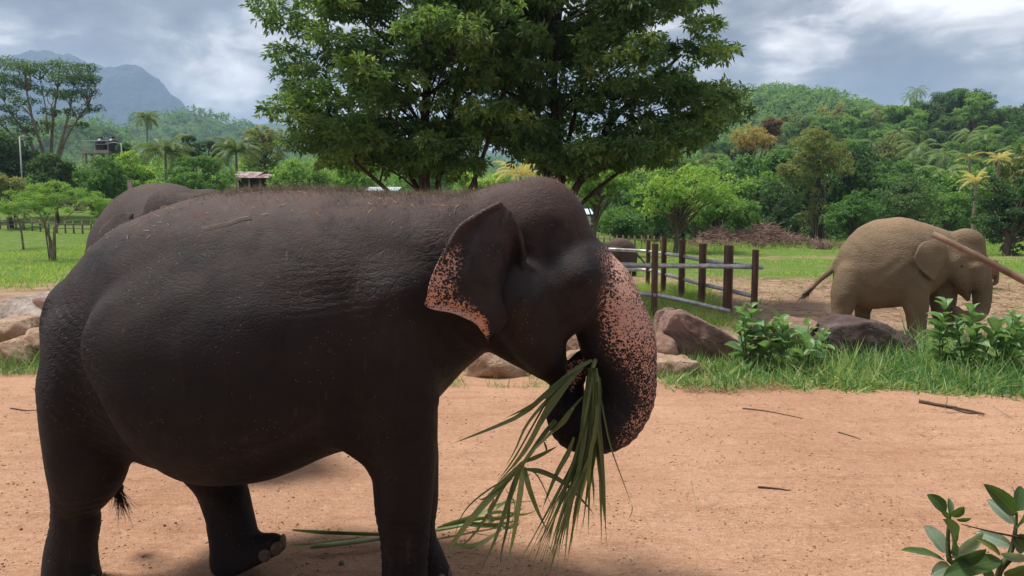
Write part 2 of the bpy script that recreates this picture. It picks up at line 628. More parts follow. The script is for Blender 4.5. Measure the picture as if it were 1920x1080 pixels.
def simple_mat(name, col, rough=0.7, var=0.25, scale=20.0, bump=0.3, col2=None, spec=0.3, dist=0.01, stretch=(1, 1, 1)):
    m = bpy.data.materials.new(name)
    m.use_nodes = True
    t = NT(m.node_tree)
    o = t.mapping(t.n('ShaderNodeTexCoord').outputs['Object'], stretch)
    n = t.noise(o, scale, 5, 0.6)
    c2 = col2 or tuple(c * (1 - var) for c in col)
    c = t.mix(t.gray(n, 0.35, 0.65), col, c2)
    b = t.n('ShaderNodeBsdfPrincipled', {'Base Color': c, 'Roughness': rough, 'Specular IOR Level': spec, 'Normal': t.bump(t.noise(o, scale * 2.5, 4), bump, dist)})
    t.n('ShaderNodeOutputMaterial', {0: b.outputs[0]})
    return m


M_SKIN = skin_mat('dark_elephant_skin', (0.0145, 0.0135, 0.0165), (0.090, 0.062, 0.055), 1.0, 0.75)
M_NAIL = simple_mat('toenail', (0.15, 0.115, 0.09), 0.6, 0.4, 30)
M_EYE = simple_mat('eye_wet', (0.012, 0.008, 0.006), 0.12, 0.1, 10, 0.0, spec=0.6)
M_HAIR = simple_mat('bristle', (0.33, 0.26, 0.17), 0.6, 0.4, 10, 0)
M_TAILHAIR = simple_mat('tail_hair', (0.012, 0.01, 0.01), 0.5, 0.3, 10, 0)


def strips(P0, D, L, W, rng, bend=0.3, seg=2):
    """fine tapering hairs or grass blades: roots P0 (n,3), directions D, lengths L, widths W"""
    n = len(P0)
    side = np.cross(D, rng.normal(size=(n, 3)))
    side /= np.linalg.norm(side, axis=1)[:, None] + 1e-9
    bd = rng.normal(size=(n, 3)) * bend
    V, ring = [], []
    for k in range(seg + 1):
        t = k / seg
        c = P0 + D * (L * t)[:, None] + bd * (L * t * t)[:, None]
        if k < seg:
            w = (W * (1 - 0.55 * t))[:, None]
            V += [c - side * w / 2, c + side * w / 2]
        else:
            V.append(c)
    m = len(V)
    V = np.stack(V, 1).reshape(-1, 3)
    b = np.arange(n)[:, None] * m
    Q = [np.hstack([b + 2 * k, b + 2 * k + 1, b + 2 * k + 3, b + 2 * k + 2]) for k in range(seg - 1)]
    T = np.hstack([b + 2 * seg - 2, b + 2 * seg - 1, b + 2 * seg])
    return V, ([np.vstack(Q)] if Q else []) + [T]


# ------------------------------------------------------------------ the near elephant
def near_elephant():
    rng = np.random.default_rng(5)
    fr = Frame(-1.15, 4.40, math.radians(-6.5))
    L, B = fr.loc, fr.ball
    f = Field((-2.0, -1.0, -0.05), (2.3, 0.95, 2.62), 0.0138)
    top = [(124, 650), (127, 602), (138, 562), (157, 527), (182, 491), (206, 457), (238, 427), (282, 404), (330, 386), (380, 371), (430, 363), (500, 358), (560, 356), (620, 357),
           (680, 361), (740, 364), (800, 366), (860, 364), (910, 360), (960, 356)]
    bot = [(124, 670), (130, 740), (146, 800), (180, 850), (250, 880), (330, 905), (400, 915), (480, 908), (540, 892), (600, 870), (665, 845), (720, 825), (780, 790), (820, 750), (862, 705),
           (920, 660), (960, 640)]
    wid = [(124, .04), (136, .24), (158, .40), (185, .47), (230, .53), (300, .62), (400, .68), (500, .70), (600, .68), (700, .62), (800, .52), (880, .40), (960, .30)]
    f.loft(profile(fr, top, bot, wid, 0.0, -0.25), 0, 0.05, 2.15)
    # the great barrel of the belly, ending in the crease in front of the thigh
    btop = [(205, 545), (222, 505), (250, 468), (295, 440), (350, 420), (450, 412), (560, 412), (650, 430), (700, 470), (740, 540)]
    bbot = [(205, 590), (222, 680), (245, 755), (270, 820), (295, 875), (340, 915), (400, 930), (480, 922), (540, 900), (600, 872), (665, 845), (740, 700)]
    bw = [(205, .40), (226, .56), (252, .64), (295, .71), (360, .77), (450, .79), (560, .77), (650, .70), (700, .62), (740, .50)]
    f.loft(profile(fr, btop, bbot, bw, -0.45, -0.35), 0, 0.035, 2.3)
    # legs
    f.chain([B(185, 640, -.30, 85), B(168, 720, -.31, 86), B(163, 800, -.30, 76), B(165, 880, -.28, 67), B(144, 940, -.26, 43), B(141, 985, -.25, 42), B(133, 1035, -.25, 45), B(134, 1105, -.25, 52)], 0.07)
    f.ell(B(146, 1108, -.26, 0)[:3], (0.19, 0.17, 0.09), 0.04)
    f.chain([B(735, 560, -.34, 88), B(738, 680, -.34, 84), B(745, 780, -.30, 76), B(757, 860, -.27, 62), B(757, 940, -.25, 55), B(759, 1010, -.24, 46), B(759, 1080, -.24, 43), B(760, 1150, -.24, 52)], 0.07)
    f.ell(B(766, 1152, -.25, 0)[:3], (0.175, 0.16, 0.09), 0.04)
    f.chain([B(330, 740, .18, 90), B(385, 840, .12, 66), B(412, 905, .06, 47), B(428, 955, .02, 44), B(437, 1000, .0, 44), B(445, 1040, .0, 47)], 0.06)
    f.chain([B(440, 1052, .0, 42), B(478, 1042, .0, 40), B(510, 1026, .0, 26)], 0.04)
    f.chain([B(760, 740, .22, 60), B(772, 850, .15, 50), B(779, 920, .10, 44), B(786, 1000, .06, 31), B(797, 1050, .05, 37), B(808, 1095, .05, 44)], 0.06)
    f.ell(B(812, 1106, .05, 0)[:3], (0.15, 0.13, 0.085), 0.04)
    # elbow flap behind the fore leg
    f.chain([B(640, 770, -.38, 60), B(690, 845, -.34, 26), B(704, 875, -.30, 14)], 0.05)
    # tail, hanging between the hind legs
    f.chain([B(142, 575, .0, 22), B(132, 640, .05, 17), B(140, 740, .12, 13), B(172, 830, .16, 11), B(205, 885, .16, 10), B(222, 915, .16, 9)], 0.03, 40)
    # head: upright loft, then cheek, jaw, trunk
    front = [(1008, 338), (1034, 344), (1060, 356), (1083, 373), (1098, 395), (1109, 425), (1122, 448), (1142, 470), (1150, 500), (1152, 540), (1140, 580), (1095, 608), (1062, 630), (1056, 655), (1020, 690)]
    back = [(985, 338), (935, 346), (890, 366), (870, 400), (860, 450), (860, 540), (870, 600), (900, 640), (940, 668), (985, 690)]
    hw = [(1000, 338, .09), (1000, 352, .19), (1000, 375, .25), (1000, 410, .295), (1000, 450, .315), (1000, 500, .325), (1000, 550, .325), (1000, 590, .29), (1000, 630, .23), (1000, 665, .17), (1000, 690, .11)]
    f.loft(profile(fr, front, back, hw, axis='z'), 2, 0.055, 2.3)
    f.ell(B(1010, 425, -.13, 0)[:3], (0.25, 0.17, 0.275), 0.06)
    f.ell(B(1010, 425, .13, 0)[:3], (0.25, 0.17, 0.275), 0.06)
    f.ell(B(1086, 488, -.225, 0)[:3], (0.10, 0.06, 0.08), 0.08)      # brow
    f.ell(B(1035, 475, -.375, 0)[:3], (0.13, 0.05, 0.14), 0.09, cut=True)   # temple hollow
    f.ell(B(968, 490, -.40, 0)[:3], (0.06, 0.10, 0.15), 0.05, cut=True, ry=0.15)   # fold where the ear hangs
    f.chain([B(975, 560, -.25, 75), B(1005, 625, -.19, 55), B(1030, 680, -.10, 34)], 0.06)    # cheek
    f.chain([B(960, 600, -.0, 70), B(995, 645, 0, 46), B(1030, 674, -.02, 32), B(1041, 702, -.06, 20), B(1049, 731, -.09, 12), B(1054, 756, -.10, 5)], 0.04)  # jaw and lower lip
    for s in (-1, 1):
        f.chain([B(1085, 520, .225 * s, 50), B(1075, 575, .19 * s, 42), B(1060, 612, .15 * s, 22)], 0.06)   # tusk sheath / side of face
    trunk = [B(1095, 515, 0, 62), B(1120, 552, 0, 71), B(1142, 594, 0, 70), B(1157, 640, 0, 71), B(1168, 700, 0, 62), B(1163, 755, -.01, 60), B(1133, 790, -.03, 58), B(1086, 795, .0, 53), B(1064, 765, .03, 42), B(1064, 725, .05, 31), B(1080, 692, .04, 23), B(1092, 676, .03, 20)]
    f.chain(trunk, 0.03, 70)
    # eye lids
    f.chain([B(1088, 524, -.285, 7), B(1106, 513, -.275, 8), B(1126, 523, -.255, 6)], 0.015)
    f.chain([B(1086, 530, -.285, 6), B(1106, 541, -.275, 8), B(1126, 532, -.255, 6)], 0.015)
    # floor and the tilted sole of the lifted foot
    f.D[:, :, :5] = np.maximum(f.D[:, :, :5], (0.012 - f.ax[2][:5])[None, None, :])
    a, b = L(422, 1078, .0), L(540, 1029, .0)
    nx, nz = (b[2] - a[2]), -(b[0] - a[0])
    nn = math.hypot(nx, nz); nx, nz = nx / nn, nz / nn
    w, X = f._win((a[0] - .12, -0.2, 0), (b[0] + .1, 0.3, 0.75))
    f.cut(w, (nx * (X[0] - a[0]) + nz * (X[2] - a[2])) + 0 * X[1], 0.02)
    V, F = f.mesh()
    for _ in range(1):                               # a touch of fairing
        N = np.zeros_like(V); c = np.zeros(len(V))
        for i in range(4):
            np.add.at(N, F[:, i], V[F[:, (i + 1) % 4]]); np.add.at(c, F[:, i], 1)
        V = V * 0.5 + 0.5 * N / c[:, None]
    # slack folds modelled into the skin
    N = vnormals(V, F)
    px, py, dep = project(fr.world(V))
    x, z = V[:, 0], V[:, 2]
    near = smooth01(-V[:, 1], 0.05, 0.3)

    def wob(a, b, s):
        return np.sin(a * 1.7 + 2.1 * np.sin(b * 1.3 + s) + s) * np.sin(b * 2.3 + 1.7 * np.sin(a * 0.9 - s))
    reg_th = poly_mask(px, py, [(70, 600), (140, 540), (190, 720), (240, 860), (130, 860), (75, 760)], 30) * near
    V += N * (reg_th * 0.0019 * np.sin((z * 0.8 + x * 0.55) * 125 + 1.6 * wob(x * 6, z * 6, 1)))[:, None]
    reg_sh = poly_mask(px, py, [(560, 490), (690, 470), (760, 520), (740, 600), (700, 660), (600, 650), (530, 590)], 45) * near
    reg_nk = poly_mask(px, py, [(780, 375), (850, 400), (850, 470), (820, 540), (790, 480)], 30) * near
    V += N * (reg_sh * 0.0014 * np.sin((z * 1.0 - x * 0.12) * 150 + 1.8 * wob(x * 4, z * 4, 2)))[:, None]
    V += N * (reg_nk * 0.0020 * np.sin((z * 0.75 + x * 0.66) * 150 + 1.5 * wob(x * 5, z * 5, 4)))[:, None]
    trk = poly_mask(px, py, [(1090, 560), (1240, 560), (1250, 880), (1010, 880), (1020, 760), (1090, 650)], 25)
    cx, cz = L(1075, 640)[0], L(1075, 640)[2]
    ang = np.arctan2(z - cz, x - cx)
    V += N * (trk * 0.0024 * np.sin(ang * 62 + 2 * wob(x * 12, V[:, 1] * 14, 3)))[:, None]
    V += N * (0.0035 * wob(x * 5.5, z * 5 + V[:, 1] * 3, 0.4) * (z > 0.3))[:, None]
    reg_ch = poly_mask(px, py, [(815, 620), (850, 610), (905, 650), (895, 700), (860, 750), (825, 790), (790, 760), (800, 680)], 25) * near
    V += N * (reg_ch * 0.007 * np.sin((x * .9 + z * .45) * 62 + 1.2 * wob(x * 4, z * 5, 6)))[:, None]
    reg_an = np.maximum(poly_mask(px, py, [(90, 930), (190, 930), (190, 1010), (85, 1010)], 20), poly_mask(px, py, [(700, 960), (820, 960), (815, 1060), (700, 1060)], 25))
    V += N * (reg_an * 0.0028 * np.sin(z * 120 + 2 * wob(x * 8, V[:, 1] * 8, 5)))[:, None]
    ex, ez = L(1107, 527)[0], L(1107, 527)[2]
    er = np.hypot(x - ex, z - ez)
    V += N * (near * 0.0040 * np.exp(-((er - .075) / .035) ** 2) * np.sin(er * 260 + np.arctan2(z - ez, x - ex) * 2))[:, None]
    wrk = np.clip(0.14 + 0.8 * np.maximum.reduce([reg_th, 0.55 * reg_sh, 0.5 * reg_nk, reg_an * .6, reg_ch * .7, trk, poly_mask(px, py, [(840, 640), (960, 650), (860, 770), (800, 800)], 30)]), 0, 1)
    pink = poly_mask(px, py, [(1138, 478), (1165, 470), (1195, 530), (1222, 590), (1245, 660), (1240, 730), (1205, 745), (1168, 690), (1140, 640), (1138, 560), (1150, 520)], 34)
    pink = np.clip(pink * (1.0 - 0.55 * smooth01(py, 590, 690)), 0, 1)
    low = poly_mask(px, py, [(1190, 640), (1245, 640), (1245, 740), (1215, 800), (1170, 850), (1150, 830), (1190, 760)], 22)
    pink = np.maximum(pink, 0.34 * low)
    pink = np.maximum(pink, 0.5 * poly_mask(px, py, [(1060, 680), (1095, 670), (1098, 700), (1068, 735)], 8) * (V[:, 1] < 0.08))
    nb = len(V)

    # ear: a bowed sheet hung from the side of the head, rolled along its upper rim
    n, mcols = 46, 30
    H = catmull([[962, 398, -.335], [978, 435, -.365], [986, 480, -.385], [984, 530, -.39], [972, 572, -.395], [945, 612, -.42], [918, 640, -.45]], n)
    O = catmull([[940, 383, -.42], [897, 404, -.50], [856, 435, -.57], [824, 488, -.625], [805, 545, -.655], [799, 577, -.65], [846, 585, -.62], [888, 604, -.55], [905, 624, -.49], [916, 642, -.45]], n)
    Hl = np.array([L(*p) for p in H]); Ol = np.array([L(*p) for p in O])
    q_ = np.linspace(0, 1, n)
    Ol[:, 0] += .0045 * np.sin(q_ * 41) * np.sin(q_ * 17 + 1) * np.sin(math.pi * q_)
    Ol[:, 2] += .0045 * np.sin(q_ * 33 + 2) * np.sin(math.pi * q_)
    u = np.linspace(0, 1, mcols)[None, :, None]
    S = Hl[:, None] * (1 - u) + Ol[:, None] * u
    vv = np.linspace(0, 1, n)[:, None]
    uu = np.linspace(0, 1, mcols)[None, :]
    S[..., 1] += -0.055 * np.sin(math.pi * np.clip(uu * 1.15, 0, 1)) * np.sin(math.pi * np.clip(vv * 1.05, 0, 1))
    S[..., 1] += 0.15 * np.exp(-((uu - .17) / .10) ** 2) * np.exp(-((vv - .40) / .22) ** 2)
    S[..., 1] += 0.014 * np.sin(vv * 19 + uu * 3) * smooth01(uu, .55, 1.0) - 0.03 * smooth01(uu, .82, 1) * (1 - smooth01(vv, .3, .5))
    S[..., 1] += 0.007 * np.sin(uu * 15 + vv * 4) + 0.0035 * np.sin(vv * 38 + uu * 9 + 2 * np.sin(uu * 12))
    th = 0.016 * (1 - 0.65 * uu ** 2) + 0 * vv
    th[:, -1] *= 0.35; th[:, 0] = 0.01; th[-1] = 0.006; th[0] *= .6
    A = S.copy(); A[..., 1] -= th
    Bk = S.copy(); Bk[..., 1] += th
    ii = (np.arange(n - 1)[:, None] * mcols + np.arange(mcols - 1)[None]).ravel()
    Fa = np.stack([ii, ii + 1, ii + mcols + 1, ii + mcols], -1)
    EV = np.vstack([A.reshape(-1, 3), Bk.reshape(-1, 3)])
    k = n * mcols
    rim = np.concatenate([np.arange(mcols), np.arange(1, n) * mcols + mcols - 1, (n - 1) * mcols + np.arange(mcols - 2, -1, -1), np.arange(n - 2, 0, -1) * mcols])
    r2 = np.roll(rim, -1)
    EF = np.vstack([Fa[:, ::-1], Fa + k, np.stack([rim, r2, r2 + k, rim + k], -1)])
    pe = smooth01(uu, .60, .95) * smooth01(vv, .22, .42)
    pe = np.maximum(pe, 0.45 * smooth01(uu, .88, 1) * smooth01(vv, .2, .35))
    pe = np.maximum(pe, smooth01(uu, .42, .8) * smooth01(vv, .45, .6) * (1 - .5 * smooth01(vv, .8, 1)))
    pe = pe * (0.85 + 0.15 * np.sin(vv * 11 + uu * 7))
    epk = np.concatenate([pe.ravel(), pe.ravel() * .5])
    ewr = np.full(len(EV), .15)
    tv, tf = tube(Ol[:14] + np.array([0, .004, .004]), np.linspace(.016, .010, 14), 8)
    V2 = np.vstack([V, EV, tv])
    quads = np.vstack([F, EF + nb, tf[0] + nb + len(EV)])
    allF = [quads, tf[1] + nb + len(EV)]
    pink = np.concatenate([pink, epk, np.full(len(tv), .12)])
    wrk = np.concatenate([wrk, ewr, np.full(len(tv), .1)])
    # far ear, mostly hidden by the head
    FE = EV.copy(); FE[:, 1] *= -1
    V2 = np.vstack([V2, FE]); allF[0] = np.vstack([allF[0], EF[:, ::-1] + len(V2) - len(FE)])
    pink = np.concatenate([pink, epk]); wrk = np.concatenate([wrk, ewr])

    root = empty('elephant', fr.o, fr.th, label='big dark elephant with pink freckled ear and trunk walking past with palm leaves', cat='elephant')
    me = mesh_np('body', V2, allF, M_SKIN, True, attrs={'pink': pink, 'wrinkle': wrk})
    link('body', me, root)
    # eye
    i = surf_at(fr, V, 1107, 527, 5)
    ev = V[i] - N[i] * 0.018
    bm = bmesh.new(); bmesh.ops.create_uvsphere(bm, u_segments=16, v_segments=10, radius=0.021)
    for v_ in bm.verts: v_.co += Vector(ev)
    for fc in bm.faces: fc.smooth = True
    m_ = bpy.data.meshes.new('eye'); bm.to_mesh(m_); bm.free(); m_.materials.append(M_EYE)
    link('eye', m_, root)
    # toenails on the lifted hind foot and the far fore foot
    for (qx, qy, yl, rx, rz, tilt) in [(533, 1014, .0, 9, 15, .5), (522, 1028, -.08, 9, 14, .5), (497, 1046, -.12, 9, 13, .5), (843, 1082, .04, 8, 15, 0), (826, 1092, -.05, 9, 15, 0),
                                       (200, 1090, -.3, 9, 14, 0), (188, 1098, -.42, 9, 14, 0)]:
        c = L(qx, qy, yl)
        s = fr.depth(c) / FPX
        j = np.argmin(((V - c) ** 2).sum(1))
        c = V[j] - N[j] * .004
        bm = bmesh.new(); bmesh.ops.create_uvsphere(bm, u_segments=12, v_segments=8, radius=1.0)
        for v_ in bm.verts:
            p = Vector((v_.co.x * .016, v_.co.y * rx * 1.3 * s, v_.co.z * rz * s))
            p.rotate(Matrix.Rotation(math.atan2(N[j][1], max(N[j][0], .2)), 3, 'Z'))
            v_.co = p + Vector(c)
        for fc in bm.faces: fc.smooth = True
        m_ = bpy.data.meshes.new('toenail'); bm.to_mesh(m_); bm.free(); m_.materials.append(M_NAIL)
        link('toenail', m_, root)
    # bristles along spine, crown and chin; tail brush
    w = np.exp(-(V[:, 1] / .17) ** 2) * smooth01(N[:, 2], .45, .8) * smooth01(z, 1.7, 2.1)
    w *= 0.12 + 0.88 * smooth01(px, 300, 480) * (1 - smooth01(px, 850, 940) * .8)
    w *= (px < 1090)
    pick = rng.choice(len(V), 10000, p=w / w.sum())
    P0 = V[pick] + rng.normal(0, .007, (10000, 3)) * (1 - N[pick] ** 2)
    D = N[pick] + np.array([-.35, 0, .15]) + rng.normal(0, .35, (10000, 3))
    D /= np.linalg.norm(D, axis=1)[:, None]
    Vh, Fh = strips(P0, D, rng.uniform(.014, .048, 10000) * (0.45 + .65 * smooth01(px[pick], 300, 480) - .5 * smooth01(px[pick], 850, 960)), np.full(10000, .0016), rng, .25)
    link('back_hair', mesh_np('back_hair', Vh, Fh, M_HAIR), root, kind='stuff')
    tip = L(222, 915, .16)
    nT = 260
    tt = rng.uniform(0, 1, nT)
    P0 = tip + np.stack([-.05 * tt + rng.normal(0, .008, nT), rng.normal(0, .012, nT), .11 * tt - .02], -1) + rng.normal(0, .004, (nT, 3))
    D = np.stack([.22 + rng.normal(0, .12, nT), rng.normal(0, .12, nT), -np.ones(nT)], -1)
    D /= np.linalg.norm(D, axis=1)[:, None]
    Vh, Fh = strips(P0, D, rng.uniform(.12, .27, nT), np.full(nT, .0032), rng, .16, 3)
    link('tail_hair', mesh_np('tail_hair', Vh, Fh, M_TAILHAIR), root, kind='stuff')
    # a dry stalk and straw lying on its back
    return root, fr, V, N


near_root, near_fr, near_V, near_N = near_elephant()
# ------------------------------------------------------------------ the other elephants
def young_elephant_mesh(up=0, ear=1.0):
    """up: how far the head is raised"""
    fr = Frame(7.6, 13.9, math.radians(-14))
    L, B = fr.loc, fr.ball
    f = Field((-2.1, -0.95, -0.05), (2.1, 0.95, 2.5), 0.03)
    top = [(1563, 520), (1566, 492), (1574, 470), (1588, 450), (1602, 434), (1618, 423), (1637, 414), (1655, 410), (1684, 407), (1705, 410), (1721, 414), (1740, 420), (1762, 428), (1790, 436)]
    bot = [(1563, 525), (1572, 556), (1590, 572), (1620, 580), (1647, 581), (1688, 577), (1715, 570), (1740, 560), (1765, 540), (1790, 520)]
    wid = [(1563, .08), (1570, .26), (1585, .45), (1605, .54), (1640, .62), (1680, .64), (1715, .56), (1745, .45), (1790, .30)]
    f.loft(profile(fr, top, bot, wid, 0, -.2), 0, 0.05, 2.15)
    g = 690
    f.chain([B(1597, 512, -.25, 25), B(1586, 545, -.27, 26), B(1580, 575, -.27, 20), B(1571, 605, -.25, 13.5), B(1568, 632, -.25, 14.5)], .06)
    f.chain([B(1625, 540, .25, 30), B(1619, 575, .25, 16), B(1617, 605, .25, 13), B(1617, 626, .25, 15)], .06)
    f.chain([B(1712, 505, -.34, 28), B(1714, 545, -.33, 26), B(1718, 580, -.30, 21), B(1719, 615, -.27, 16), B(1720, 652, -.27, 17)], .06)
    f.chain([B(1765, 530, .25, 28), B(1768, 570, .25, 22), B(1771, 610, .23, 17), B(1773, 640, .23, 18)], .06)
    # tail swung out behind
    f.chain([B(1571, 490, 0, 7), B(1562, 503, .02, 6), B(1543, 520, .05, 5), B(1523, 539, .08, 4), B(1512, 549, .09, 3.5)], .03, 30)
    # head
    front = [(1815, 431), (1835, 436), (1845, 448), (1846, 472), (1850, 495), (1848, 515), (1838, 530), (1822, 545), (1816, 556)]
    back = [(1800, 431), (1778, 440), (1768, 455), (1765, 480), (1768, 505), (1782, 525), (1795, 540), (1808, 556)]
    hw = [(1800, 431, .08), (1800, 437, .2), (1800, 450, .28), (1800, 475, .31), (1800, 500, .31), (1800, 520, .25), (1800, 540, .16), (1800, 556, .08)]
    front, back, hw = [[(e[0], e[1] - up, *e[2:]) for e in q] for q in (front, back, hw)]
    f.loft(profile(fr, front, back, hw, axis='z'), 2, .06, 2.3)
    for s in (-1, 1):
        f.ell(B(1812, 449 - up, .14 * s, 0)[:3], (.27, .16, .20), .05)
        f.chain([B(1780, 490 - up, .22 * s, 22), B(1800, 520 - up, .17 * s, 16), B(1810, 540 - up, .1 * s, 9)], .06)
        f.chain([B(1828, 500 - up, .2 * s, 16), B(1832, 525 - up, .17 * s, 13), B(1838, 545 - up, .12 * s, 7)], .05)
        f.ell(B(1826, 478 - up, .26 * s, 0)[:3], (.14, .06, .06), .05)
    f.chain([B(1800, 535 - up, 0, 14), B(1812, 552 - up, 0, 8), B(1815, 563 - up, 0, 3)], .03)
    f.chain([B(1828, 490 - up, 0, 22), B(1836, 515 - up, 0, 21), B(1841, 540 - up, 0, 17.5), B(1841, 565 - up, 0, 16), B(1836, 585 - up, -.05, 14), B(1820, 594 - up, -.08, 12), B(1803, 592 - up, -.1, 10), B(1793, 582 - up, -.1, 9)], .03, 50)
    f.D[:, :, :3] = np.maximum(f.D[:, :, :3], (0.012 - f.ax[2][:3])[None, None, :])
    V, F = f.mesh()
    N = vnormals(V, F)
    x, z = V[:, 0], V[:, 2]
    V += N * (0.008 * np.sin(x * 9 + 2 * np.sin(z * 7)) * np.sin(z * 8 + 2 * np.sin(x * 6)) * (z > .3))[:, None]
    n, mc = 24, 14
    H = catmull([[1770, 449, -.34], [1777, 470, -.38], [1774, 492, -.42], [1762, 512, -.48], [1750, 526, -.56]], n) - [0, up, 0]
    O = catmull([[1760, 447, -.40], [1737, 452, -.60], [1722, 462, -.70], [1714, 487, -.74], [1726, 506, -.70], [1748, 527, -.58]], n) - [0, up, 0]
    O[:, 2] = H[:, 2] + (O[:, 2] - H[:, 2]) * ear
    Hl, Ol = np.array([L(*p) for p in H]), np.array([L(*p) for p in O])
    u = np.linspace(0, 1, mc)[None, :, None]
    S = Hl[:, None] * (1 - u) + Ol[:, None] * u
    uu, vv = np.linspace(0, 1, mc)[None, :], np.linspace(0, 1, n)[:, None]
    S[..., 1] += -.05 * ear * np.sin(math.pi * uu) * np.sin(math.pi * vv) + .015 * np.sin(vv * 16 + uu * 4) * uu
    th = .016 * (1 - .6 * uu ** 2) + 0 * vv
    A, Bk = S.copy(), S.copy()
    A[..., 1] -= th; Bk[..., 1] += th
    ii = (np.arange(n - 1)[:, None] * mc + np.arange(mc - 1)[None]).ravel()
    Fa = np.stack([ii, ii + 1, ii + mc + 1, ii + mc], -1)
    k = n * mc
    rim = np.concatenate([np.arange(mc), np.arange(1, n) * mc + mc - 1, (n - 1) * mc + np.arange(mc - 2, -1, -1), np.arange(n - 2, 0, -1) * mc])
    r2 = np.roll(rim, -1)
    EV = np.vstack([A.reshape(-1, 3), Bk.reshape(-1, 3)])
    EF = np.vstack([Fa[:, ::-1], Fa + k, np.stack([rim, r2, r2 + k, rim + k], -1)])
    nb = len(V)
    FE = EV.copy(); FE[:, 1] *= -1
    VV = np.vstack([V, EV, FE])
    FF = np.vstack([F, EF + nb, EF[:, ::-1] + nb + len(EV)])
    wr = np.full(len(VV), .4)
    px, py, _ = project(fr.world(VV))
    wr += .5 * poly_mask(px, py, [(1815, 520), (1870, 520), (1870, 610), (1780, 610), (1800, 570)], 10)
    pk = np.full(len(VV), 0.0)
    me = mesh_np('body', VV, FF, M_TAN, True, attrs={'pink': pk, 'wrinkle': wr})
    # eye and tail brush kept as parts
    parts = []
    i = surf_at(fr, V, 1806, 500 - up, 3)
    for sgn in (1, -1):
        bm = bmesh.new(); bmesh.ops.create_uvsphere(bm, u_segments=12, v_segments=8, radius=.034)
        c = V[i] - N[i] * .018
        for v_ in bm.verts: v_.co += Vector((c[0], c[1] * sgn, c[2]))
        for q in bm.faces: q.smooth = True
        m_ = bpy.data.meshes.new('eye'); bm.to_mesh(m_); bm.free(); m_.materials.append(M_EYE)
        parts.append(('eye', m_))
    rng = np.random.default_rng(3)
    tip, prev = L(1512, 549, .09), L(1530, 533, .07)
    ax = (tip - prev) / np.linalg.norm(tip - prev)
    nT = 260
    P0 = tip - ax * rng.uniform(-.02, .22, nT)[:, None] + rng.normal(0, .012, (nT, 3))
    D = ax + rng.normal(0, .16, (nT, 3)) + np.array([0, 0, -.25])
    D /= np.linalg.norm(D, axis=1)[:, None]
    tv, tf = strips(P0, D, rng.uniform(.12, .30, nT), np.full(nT, .008), rng, .2)
    parts.append(('tail_hair', mesh_np('tail_hair', tv, tf, M_TAILHAIR2)))
    return me, parts, fr


M_TAN = skin_mat('dusty_tan_skin', (0.195, 0.143, 0.090), (0.32, 0.232, 0.146), 0.8, 1.6, 0.7, (0.8, 2.2), 0.8)
M_GREY = skin_mat('grey_brown_skin', (0.035, 0.029, 0.028), (0.12, 0.09, 0.078), 0.8, 0.8, 0.8, (1.2, 2.3), 0.75)
M_MUD = skin_mat('grey_mud_skin', (0.075, 0.055, 0.046), (0.13, 0.095, 0.075), 0.6, 0.8, 0.8, (0.8, 2.2), 0.8)
M_RED = skin_mat('red_dust_skin', (0.17, 0.105, 0.07), (0.33, 0.21, 0.14), 0.8, 0.8, 0.8, (0.6, 2.2), 0.8)
M_TAILHAIR2 = simple_mat('brown_tail_hair', (0.06, 0.045, 0.032), 0.6, 0.3, 10, 0)
YOUNG = young_elephant_mesh()
RAISED = young_elephant_mesh(13, .35)
y_fr = YOUNG[2]


def other_elephant(loc, th, scale, mat, label, flip=False, kind=YOUNG):
    root = empty('elephant', loc, th, label=label, cat='elephant')
    root.scale = (scale, -scale if flip else scale, scale)
    for nm, me in [('body', kind[0])] + kind[1]:
        o = link(nm, me, root)
        if nm == 'body' and mat is not M_TAN:
            o.material_slots[0].link = 'OBJECT'
            o.material_slots[0].material = mat
    return root


other_elephant(y_fr.o, y_fr.th, 1.0, M_TAN, 'tan dusty elephant standing behind the weeds with its tail swung out')
other_elephant((-3.36, 7.31, 0), math.radians(-56), 1.15, M_GREY, 'grey elephant half hidden behind the big dark one, only back and crown showing', kind=RAISED)
other_elephant((3.85, 28.0, 0), math.radians(193), 0.66, M_MUD, 'muddy grey young elephant seen from behind beyond the pipe fence')
other_elephant((14.6, 23.0, 0), math.radians(5), 0.47, M_RED, 'small reddish calf standing beyond the tan elephant at the photo edge')
# ------------------------------------------------------------------ land
R0 = np.random.default_rng(11)


def vnoise(x, y, seed=0):
    """smooth value noise, about -1..1"""
    r = np.random.default_rng(seed).uniform(-1, 1, (64, 64))
    xi, yi = np.floor(x).astype(int), np.floor(y).astype(int)
    fx, fy = x - xi, y - yi
    fx, fy = fx * fx * (3 - 2 * fx), fy * fy * (3 - 2 * fy)
    g = lambda a, b: r[a % 64, b % 64]
    return (g(xi, yi) * (1 - fx) + g(xi + 1, yi) * fx) * (1 - fy) + (g(xi, yi + 1) * (1 - fx) + g(xi + 1, yi + 1) * fx) * fy


def fbm(x, y, seed=0, o=4):
    return sum(vnoise(x * 2 ** k, y * 2 ** k, seed + k) * 0.5 ** k for k in range(o))


def ground_h(x, y):
    x, y = np.asarray(x, float), np.asarray(y, float)
    far = smooth01(y, 14, 30)
    return far * 0.10 * fbm(x / 6, y / 6, 3) + 3.6 * smooth01(y, 48, 92) * (1 - smooth01(x, 1, 14)) + 0.018 * fbm(x / 0.9, y / 0.9, 7, 3) * (1 - far) - 0.02


